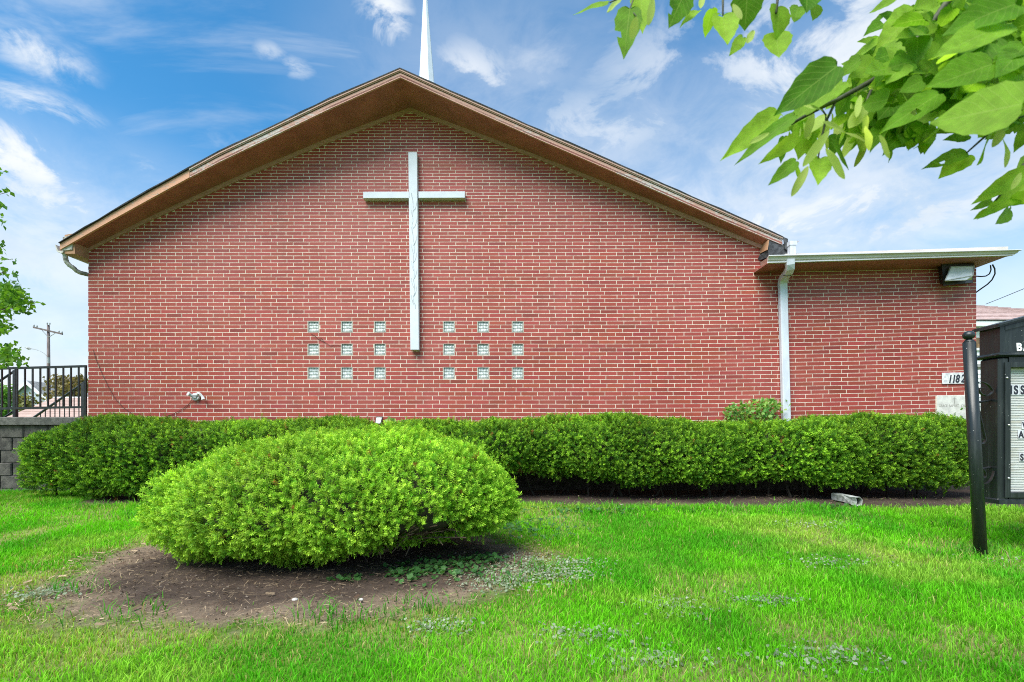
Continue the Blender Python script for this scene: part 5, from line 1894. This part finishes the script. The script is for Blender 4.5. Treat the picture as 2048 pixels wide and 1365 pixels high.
# the mass of leaves where the bough thickens, and more above and beyond the frame
for k in range(430):
    t = rl.random()
    X_ = 1330 + 900 * t + rl.uniform(-60, 60)
    yhi = np.interp(X_, [1330, 1500, 1700, 2048, 2300], [260, 150, 0, -120, -200]); ylo = np.interp(X_, [1330, 1500, 1650, 1800, 2048, 2300], [560, 610, 520, 560, 600, 640])
    Y_ = rl.uniform(yhi, ylo)
    a = rl.uniform(.55, 1.1) * math.pi
    ln_ = rl.uniform(75, 140)
    add_leaf(X_, Y_, X_ + math.cos(a) * ln_, Y_ + math.sin(a) * ln_ * .8, rl.uniform(65, 115), rl.uniform(1.12, 1.4), rl.random() * .7)
for k in range(260):
    X_ = rl.uniform(-100, 2900); Y_ = rl.uniform(-1500, -190)
    if X_ > 2150: Y_ = rl.uniform(-1500, 500)
    a = rl.uniform(0, 2 * math.pi); ln_ = rl.uniform(90, 150)
    add_leaf(X_, Y_, X_ + math.cos(a) * ln_, Y_ + math.sin(a) * ln_, rl.uniform(70, 120), rl.uniform(1.0, 2.0), rl.random() * .6)

lin = thing("linden_tree", (2.75, -.35, 0), "overhanging linden branch with big heart shaped leaves at the top right", "tree")
np_mesh("foliage", np.array(LV), np.array(LF), M['leaf'], np.array(LC), lin, np.array(LT), smooth=True)
for bv, bf, bc, bt_ in BRACTS:
    np_mesh("seed_bract", np.array(bv), np.array(bf), M['bract'], np.array(bc), lin, np.array(bt_), smooth=True)
mb = MB()
Z6 = lambda X_, Y_, d: P(1140 + X_ / 2.256, Y_ / 2.256, d)
boughs = [([(2500, -700, 1.0), (2050, -330, 1.05), (1790, -80, 1.08), (1705, 5, 1.08), (1640, 95, 1.09), (1540, 205, 1.09), (1440, 300, 1.09), (1380, 355, 1.08), (1290, 405, 1.07), (1200, 455, 1.06), (1130, 487, 1.04), (1060, 525, 1.03), (1000, 560, 1.02)], .009),
          ([(1380, 355, 1.08), (1340, 450, 1.07), (1330, 560, 1.06), (1345, 600, 1.05)], .003), ([(1200, 455, 1.06), (1150, 560, 1.05), (1130, 650, 1.04), (1120, 715, 1.03)], .003), ([(1130, 487, 1.04), (1155, 520, 1.04), (1150, 560, 1.03)], .002),
          ([(2050, -330, 1.05), (1500, -330, 1.1), (1100, -160, 1.1), (940, -30, 1.08), (930, 60, 1.06)], .006), ([(1100, -160, 1.1), (800, -130, 1.1), (690, 0, 1.07), (690, 70, 1.05)], .004), ([(800, -130, 1.1), (500, -110, 1.1), (300, -40, 1.07), (270, 40, 1.05), (300, 75, 1.0)], .003),
          ([(300, -40, 1.07), (180, 12, 1.05)], .002), ([(2500, 100, 1.0), (2150, 150, 1.0), (1950, 230, 1.0), (1800, 330, 1.02), (1720, 420, 1.03)], .005), ([(2300, 640, 1.1), (2050, 740, 1.1), (1960, 860, 1.1), (1920, 905, 1.1)], .004), ([(2200, 440, 1.05), (1960, 560, 1.05), (1880, 610, 1.05), (1790, 690, 1.12)], .004),
          ([(1705, 5, 1.08), (1650, 130, 1.1), (1540, 260, 1.1)], .003)]
for pts, r0 in boughs:
    pv = [Z6(*p) for p in pts]
    mb.tube(pv, [r0 * (1 - .75 * i / len(pv)) for i in range(len(pv))], 6)
tr0 = Vector((2.75, -.35, -.05))
mb2 = MB()
mb2.tube([tr0, tr0 + Vector((.02, 0, 1.0)), tr0 + Vector((-.05, .05, 2.2)), tr0 + Vector((-.02, .1, 3.4)), tr0 + Vector((.1, .1, 5.0))], [.17, .14, .125, .10, .05], 12)
mb2.build("trunk", M['bark'], lin, smooth=True)
for end, r1 in ((Z6(2500, -700, 1.0), .009), (Z6(2500, 100, 1.0), .006), (Z6(2300, 640, 1.1), .006), (Z6(2200, 440, 1.05), .006)):
    st_ = tr0 + Vector((-.04, .05, 2.1 + r1 * 30))
    mb.tube([st_, st_.lerp(end, .5) + Vector((0, .05, .15)), end], [.035, .02, r1], 7)
mb.build("boughs", M['linden_twig'], lin, smooth=True)


def leafy(name, parent, P_, size, c0, c1, seed, mat='smallleaf', up=.2):
    """simple four sided leaves at given points"""
    r = np.random.default_rng(seed)
    n = len(P_)
    ax = unit(r.normal(0, 1, (n, 3)) + np.array([0, 0, -.35]))
    nr = unit(np.cross(ax, r.normal(0, 1, (n, 3)))); sd = np.cross(ax, nr)
    s = size * r.uniform(.65, 1.3, (n, 1))
    v0 = P_; v1 = P_ + ax * s * .4 + sd * s * .36 + nr * s * .08; v2 = P_ + ax * s; v3 = P_ + ax * s * .4 - sd * s * .36 + nr * s * .08
    V = np.stack([v0, v1, v2, v3], 1).reshape(-1, 3)
    m = r.random((n, 1)); c = (c0 * (1 - m) + c1 * m) * r.uniform(.8, 1.15, (n, 1))
    return np_mesh(name, V, np.arange(n * 4).reshape(-1, 4), M[mat], np.repeat(c, 4, 0), parent)


def left_tree():
    o = thing("street_tree", (-9.1, 7.1, .15), "leafy green tree reaching in at the left edge of the picture", "tree")
    r = np.random.default_rng(6)
    pts = []
    def put(px, py, d): pts.append(np.array(P(px, py, d)))
    blobs = [(8, 600, 38, 26, 420), (42, 610, 20, 13, 90), (62, 603, 12, 7, 16), (14, 575, 14, 12, 60), (6, 650, 14, 14, 60), (15, 705, 22, 14, 130), (8, 722, 14, 10, 50), (45, 718, 9, 8, 12), (5, 505, 6, 22, 16), (8, 545, 10, 9, 14), (3, 345, 4, 5, 8), (14, 385, 12, 6, 9), (4, 415, 4, 8, 8), (6, 440, 6, 9, 10), (25, 520, 10, 4, 5), (28, 545, 10, 5, 5), (33, 590, 20, 16, 80)]
    for (bx, by, sx, sy, n) in blobs:
        for _ in range(n): put(r.normal(bx, sx * .55), r.normal(by, sy * .6), r.uniform(6.5, 7.7))
    # rest of the crown, outside the picture
    k = 0
    while k < 3800:
        p = np.array([-9.4, 7.1, 4.3]) + unit(r.normal(0, 1, (1, 3)))[0] * np.array([1.9, 1.9, 2.5]) * r.random() ** .4
        if 1040 + p[0] / p[1] * 1000 > -12: continue
        pts.append(p); k += 1
    leafy("crown", o, np.array(pts), .075, np.array([.04, .15, .012]), np.array([.17, .36, .035]), 8)
    mb = MB()
    base = Vector((-9.1, 7.1, .1))
    mb.tube([base, base + Vector((.03, 0, 1.5)), base + Vector((-.1, 0, 3.2)), base + Vector((0, 0, 5.2))], [.13, .11, .08, .03], 10)
    mb.build("trunk", M['bark'], o, smooth=True)
    mb = MB()
    rr = random.Random(1)
    for (px, py) in ((70, 603), (45, 615), (20, 575), (40, 718), (18, 705), (12, 545), (25, 520), (15, 385), (5, 440), (30, 640)):
        e = P(px, py, 7.1); s = base + Vector((rr.uniform(-.05, .05), 0, max(1.2, e.z - rr.uniform(.3, .9))))
        m_ = s.lerp(e, .55) + Vector((0, rr.uniform(-.1, .1), .12))
        mb.tube([s, m_, e], [.02, .010, .003], 5, cap=False)
    mb.build("limbs", M['bark'], o)


left_tree()


def small_plant(label, spots, seed, size=.075):
    o = thing("leafy_sapling", spots[0][0], label, "plant")
    r = np.random.default_rng(seed)
    pts = []
    mb = MB()
    for base, w_, h_, n in spots:
        p = np.array(base) + np.stack([r.normal(0, w_ * .45, n), r.uniform(-.10, .06, n), h_ * r.random(n) ** .8], -1)
        p[:, 1] = np.minimum(p[:, 1], YW - .04)
        pts.append(p)
        for k in range(max(2, n // 14)):
            e = p[r.integers(0, n)]
            b = Vector(base) + Vector((r.uniform(-.15, .15) * w_, 0, -.8))
            mb.tube([b, (b + Vector(e)) / 2 + Vector((.02, 0, .1)), Vector(e)], [.006, .004, .002], 4, cap=False)
    ob = leafy("leaves", o, np.concatenate(pts), size, np.array([.10, .30, .05]), np.array([.40, .60, .18]), seed)
    mb.build("stems", M['linden_twig'], o)


small_plant("self sown leafy shrub against the wall by the white downspout", [(P(1490, 846, 9.12), .32, .36, 170), (P(1530, 846, 9.12), .36, .42, 210), (P(1460, 846, 9.12), .16, .30, 60)], 3, .085)
small_plant("small seedling peeping over the hedge beside the little flood light", [(P(785, 852, 9.12), .12, .14, 20), (P(810, 852, 9.12), .14, .10, 22)], 4, .08)
small_plant("single leafy shoot sticking up beside the corner stone", [(P(1930, 850, 9.1), .04, .38, 12)], 12, .07)


# ------------------------------------------------------------------ far things
def far_tree(label, px, py0, py1, wpx, d, n, size, c0, c1, seed, name="bushy_tree"):
    top = P(px, py0, d); low = P(px, py1, d)
    o = thing(name, (top.x, d, 0), label, "tree", "trees beyond the fence")
    r = np.random.default_rng(seed)
    H = top.z - low.z; W_ = wpx * d / 1000 / 2
    cs = np.stack([r.uniform(-1, 1, 26) * W_ * .8, r.uniform(-1, 1, 26) * W_ * .6, r.random(26) * H], -1)
    k = r.integers(0, 26, n)
    p = cs[k] + r.normal(0, 1, (n, 3)) * np.array([W_ * .22, W_ * .22, H * .13])
    p += np.array([top.x, d, low.z])
    p = p[p[:, 2] < top.z + .1 * H]
    leafy("crown", o, p, size, c0, c1, seed)
    mb = MB(); mb.tube([(top.x, d, -.05), (top.x + .1, d, low.z + H * .5), (top.x, d, top.z - .1 * H)], [.2, .14, .04], 7)
    mb.build("trunk", M['bark'], o)


tan0, tan1 = np.array([.10, .095, .035]), np.array([.30, .24, .12])
far_tree("brownish green tree behind the brown roof, next to the church corner", 140, 757, 805, 85, 44, 1500, .30, tan0, tan1, 1)
far_tree("olive coloured bush in front of the pale gabled house", 52, 792, 832, 50, 48, 700, .30, np.array([.11, .12, .04]), np.array([.25, .25, .10]), 2)
far_tree("bright green tree low at the left edge behind the fence", 4, 776, 832, 40, 36, 900, .26, np.array([.05, .17, .02]), np.array([.19, .38, .06]), 3)


def far_house_brown():
    o = thing("brown_roofed_house", (-24, 32, 0), "low house with a brown shingle hip roof beyond the fence", "house")
    zr = P(0, 795.5, 32).z; x0 = P(110, 0, 32).x; ze = P(0, 842, 27.0).z
    xe0 = P(14, 0, 27.5).x
    mb = MB()
    A_ = (xe0, 27, ze); B_ = (-14, 27, ze); C_ = (-14, 37, ze); D2 = (xe0, 37, ze); R0 = (x0, 32, zr); R1 = (-18, 32, zr)
    th = .15
    rowz = 14
    def plane(a, b, c, d):
        # shingle courses as small steps
        a, b, c, d = map(Vector, (a, b, c, d))
        for i in range(rowz):
            t0, t1 = i / rowz, (i + 1) / rowz
            n_ = (b - a).cross(d - a).normalized() * .02
            mb.poly([a.lerp(d, t0) + n_, b.lerp(c, t0) + n_, b.lerp(c, t1), a.lerp(d, t1)])
            mb.poly([a.lerp(d, t0), b.lerp(c, t0), b.lerp(c, t0) + n_, a.lerp(d, t0) + n_])
    plane(A_, B_, R1, R0); plane(C_, D2, R0, R1)
    mb.poly([D2, A_, R0]); mb.poly([B_, C_, R1])
    mb.build("roof", M['house_roof'], o, fix=False)
    mb = MB(); mb.box(xe0 + .4, -14.4, 27.4, 36.6, 0, ze - .02); mb.build("wall", M['siding'], o)
    mb = MB(); mb.box(x0 - .05, -18, 31.93, 32.07, zr - .02, zr + .05); mb.build("ridge_cap", M['siding'], o)
    for k in range(3):
        mb = MB(); mb.box(-26 + k * 4, -24.9 + k * 4, 27.36, 27.399, .9, 1.9); mb.build("window", M['brownglass'], o)


far_house_brown()


def far_house_gable():
    d = 62
    ap = P(60.5, 764.5, d)
    o = thing("gabled_house", (ap.x, d, 0), "pale blue house with a white trimmed gable far behind the fence", "house")
    hw_ = 2.7; ze = ap.z - 2.35
    mb = MB()
    outl = [(ap.x - hw_, 0), (ap.x + hw_, 0), (ap.x + hw_, ze), (ap.x, ap.z - .12), (ap.x - hw_, ze)]
    i0 = [mb.vert((x, d, z)) for x, z in outl]; i1 = [mb.vert((x, d + 7, z)) for x, z in outl]
    mb.face(i0); mb.face(i1[::-1])
    for k in range(5): mb.face((i0[k], i1[k], i1[(k + 1) % 5], i0[(k + 1) % 5]))
    zz = 0.2
    mb.build("wall", M['siding_blue'], o)
    mb = MB()
    for s in (-1, 1):
        q = [(ap.x, d - .5, ap.z), (ap.x + s * (hw_ + .5), d - .5, ze - .45), (ap.x + s * (hw_ + .5), d + 7.3, ze - .45), (ap.x, d + 7.3, ap.z)]
        mb.hexa(q, [(x, y, z + .14) for x, y, z in q])
    mb.build("roof", M['roof_grey'], o)
    mb = MB()
    for s in (-1, 1):
        q = [(ap.x, d - .58, ap.z - .30), (ap.x + s * (hw_ + .5), d - .58, ze - .75), (ap.x + s * (hw_ + .5), d - .51, ze - .75), (ap.x, d - .51, ap.z - .30)]
        mb.hexa(q, [(x, y, z + .46) for x, y, z in q])
    mb.build("barge_board", M['siding'], o)
    mb = MB(); mb.box(ap.x - hw_, ap.x + hw_, d - .08, d - .01, ze - .25, ze - .08); mb.build("belt_trim", M['roof_grey'], o)
    mb = MB()
    q = [(ap.x + .4, d + 4.0, ap.z - .15), (ap.x + 3.6, d + 4.0, ap.z - .55), (ap.x + 3.6, d + 1.2, ap.z - 2.3), (ap.x + 1.9, d + 1.2, ap.z - 2.3)]
    mb.hexa(q, [(x, y + .1, z + .12) for x, y, z in q]); mb.build("side_roof", M['roof_grey'], o)
    mb = MB(); mb.box(ap.x + hw_ + .01, ap.x + 3.6, d + 1.3, d + 6.5, 0, ap.z - 2.3); mb.build("side_wing", M['siding_blue'], o)
    mb = MB(); mb.box(ap.x - .5, ap.x + .5, d - .06, d - .01, ze - 1.9, ze - .6); mb.build("window", M['roof_grey'], o)


far_house_gable()


def house_right():
    o = thing("white_sided_house", (19, 20, 0), "white sided house with a pinkish shingle roof right of the church wing", "house")
    mb = MB()
    ye, yr = 17.2, 21.0
    ze = P(0, 640.5, ye).z; zr = P(0, 608.5, yr).z
    xL, xR = 12.5, 22.3
    A_ = Vector((xL, ye, ze)); B_ = Vector((xR, ye, ze + .0)); R0 = Vector((15.0, yr, zr + .1)); R1 = Vector((19.0, yr, zr - .05)); C_ = Vector((xR, 25, ze)); D2 = Vector((xL, 25, ze))
    n = 13
    def plane(a, b, c, d):
        for i in range(n):
            t0, t1 = i / n, (i + 1) / n
            nn_ = (b - a).cross(d - a).normalized() * .03
            mb.poly([a.lerp(d, t0) + nn_, b.lerp(c, t0) + nn_, b.lerp(c, t1), a.lerp(d, t1)])
            mb.poly([a.lerp(d, t0), b.lerp(c, t0), b.lerp(c, t0) + nn_, a.lerp(d, t0) + nn_])
    plane(A_, B_, R1, R0); plane(C_, D2, R0, R1); plane(B_, C_, R1, R1); plane(D2, A_, R0, R0)
    mb.build("roof", flat("pink_shingles", (.40, .29, .27), .9, .2, 4, .5, 14, c2=(.52, .40, .38)), o, fix=False)
    mb = MB(); mb.box(xL - .05, xR + .05, ye - .06, ye + .02, ze - .02, ze - .16 + .14); mb.box(xL - .03, xR + .03, ye - .03, ye + .3, ze - .2, ze - .03); mb.build("eave_board", M['siding'], o)
    mb = MB()
    z_ = 0.1
    y0 = ye + .35
    while z_ < ze - .2:
        mb.hexa([(xL + .4, y0 - .02, z_), (xR - .4, y0 - .02, z_), (xR - .4, y0 + .2, z_), (xL + .4, y0 + .2, z_)], [(xL + .4, y0 + .002, z_ + .16), (xR - .4, y0 + .002, z_ + .16), (xR - .4, y0 + .2, z_ + .16), (xL + .4, y0 + .2, z_ + .16)])
        z_ += .162
    mb.box(xL + .45, xR - .45, y0 + .21, 24.6, 0, ze - .1)
    mb.build("clapboard_wall", M['siding'], o)
    a = P(1953.5, 677, y0 - .05); b = P(1966.5, 696, y0 - .05)
    mb = MB(); mb.box(a.x - .25, b.x + .1, y0 - .075, y0 - .021, b.z - .09, a.z + .3); wf = mb.build("window", M['siding'], o)
    mb = MB(); mb.box(a.x - .17, b.x + .02, y0 - .082, y0 - .0755, b.z, a.z + .02); mb.build("pane", M['brownglass'], wf)
    mb = MB(); mb.box(P(1955, 0, 16).x, P(1995, 0, 16).x, 16.0, y0 - .03, P(0, 728.5, 16).z - .09, P(0, 728.5, 16).z); mb.build("porch_roof_edge", M['roof_grey'], o)
    return o


house_right()


def utility_pole():
    d = 44
    b = P(97.3, 870, d)
    o = thing("utility_pole", (b.x, d, 0), "grey wooden utility pole with one crossarm beyond the fence", "utility pole")
    top = P(96.8, 650.5, d)
    mb = MB(); mb.tube([(b.x, d, -.1), (b.x, d, 5), tuple(top)], [.16, .14, .10], 10); mb.build("pole", M['wood'], o, smooth=True)
    mb = MB()
    a0 = P(67, 655, d - .15); a1 = P(125, 668.5, d - .15)
    v = Vector((0, 0, .075)); y = Vector((0, .06, 0))
    mb.hexa([a0 - v - y, a1 - v - y, a1 - v + y, a0 - v + y], [a0 + v - y, a1 + v - y, a1 + v + y, a0 + v + y]); mb.build("crossarm", M['wood'], o)
    for s in ((84, 661), (110, 667)):
        mb = MB(); mb.tube([P(s[0], s[1], d - .2), P(97, 675, d - .1)], .03, 5); mb.build("brace", M['grey'], o)
    for px, py in ((68, 654), (74, 655.5), (118, 666), (124, 667.5), (94.5, 650), (99.5, 650)):
        p = P(px, py, d - .15)
        mb = MB(); mb.tube([p, p + Vector((0, 0, .12)), p + Vector((0, 0, .2))], [.035, .06, .03], 7); mb.build("insulator", M['grey'], o)
    mb = MB(); mb.tube([P(96, 715, d), P(88, 707, d), P(79, 702, d), P(70, 699, d), P(60, 697.5, d)], .028, 5); arm = mb.build("lamp_arm", M['grey'], o)
    mb = MB(); mb.tube([P(62, 698, d), P(57, 697, d), P(50, 695, d)], [.05, .13, .04], 8); mb.build("lamp_head", M['grey'], arm)
    mb = MB(); mb.tube([P(97, 715, d - .25), P(97, 727, d - .25)], .09, 8); mb.build("junction_box", M['grey'], o)


utility_pole()
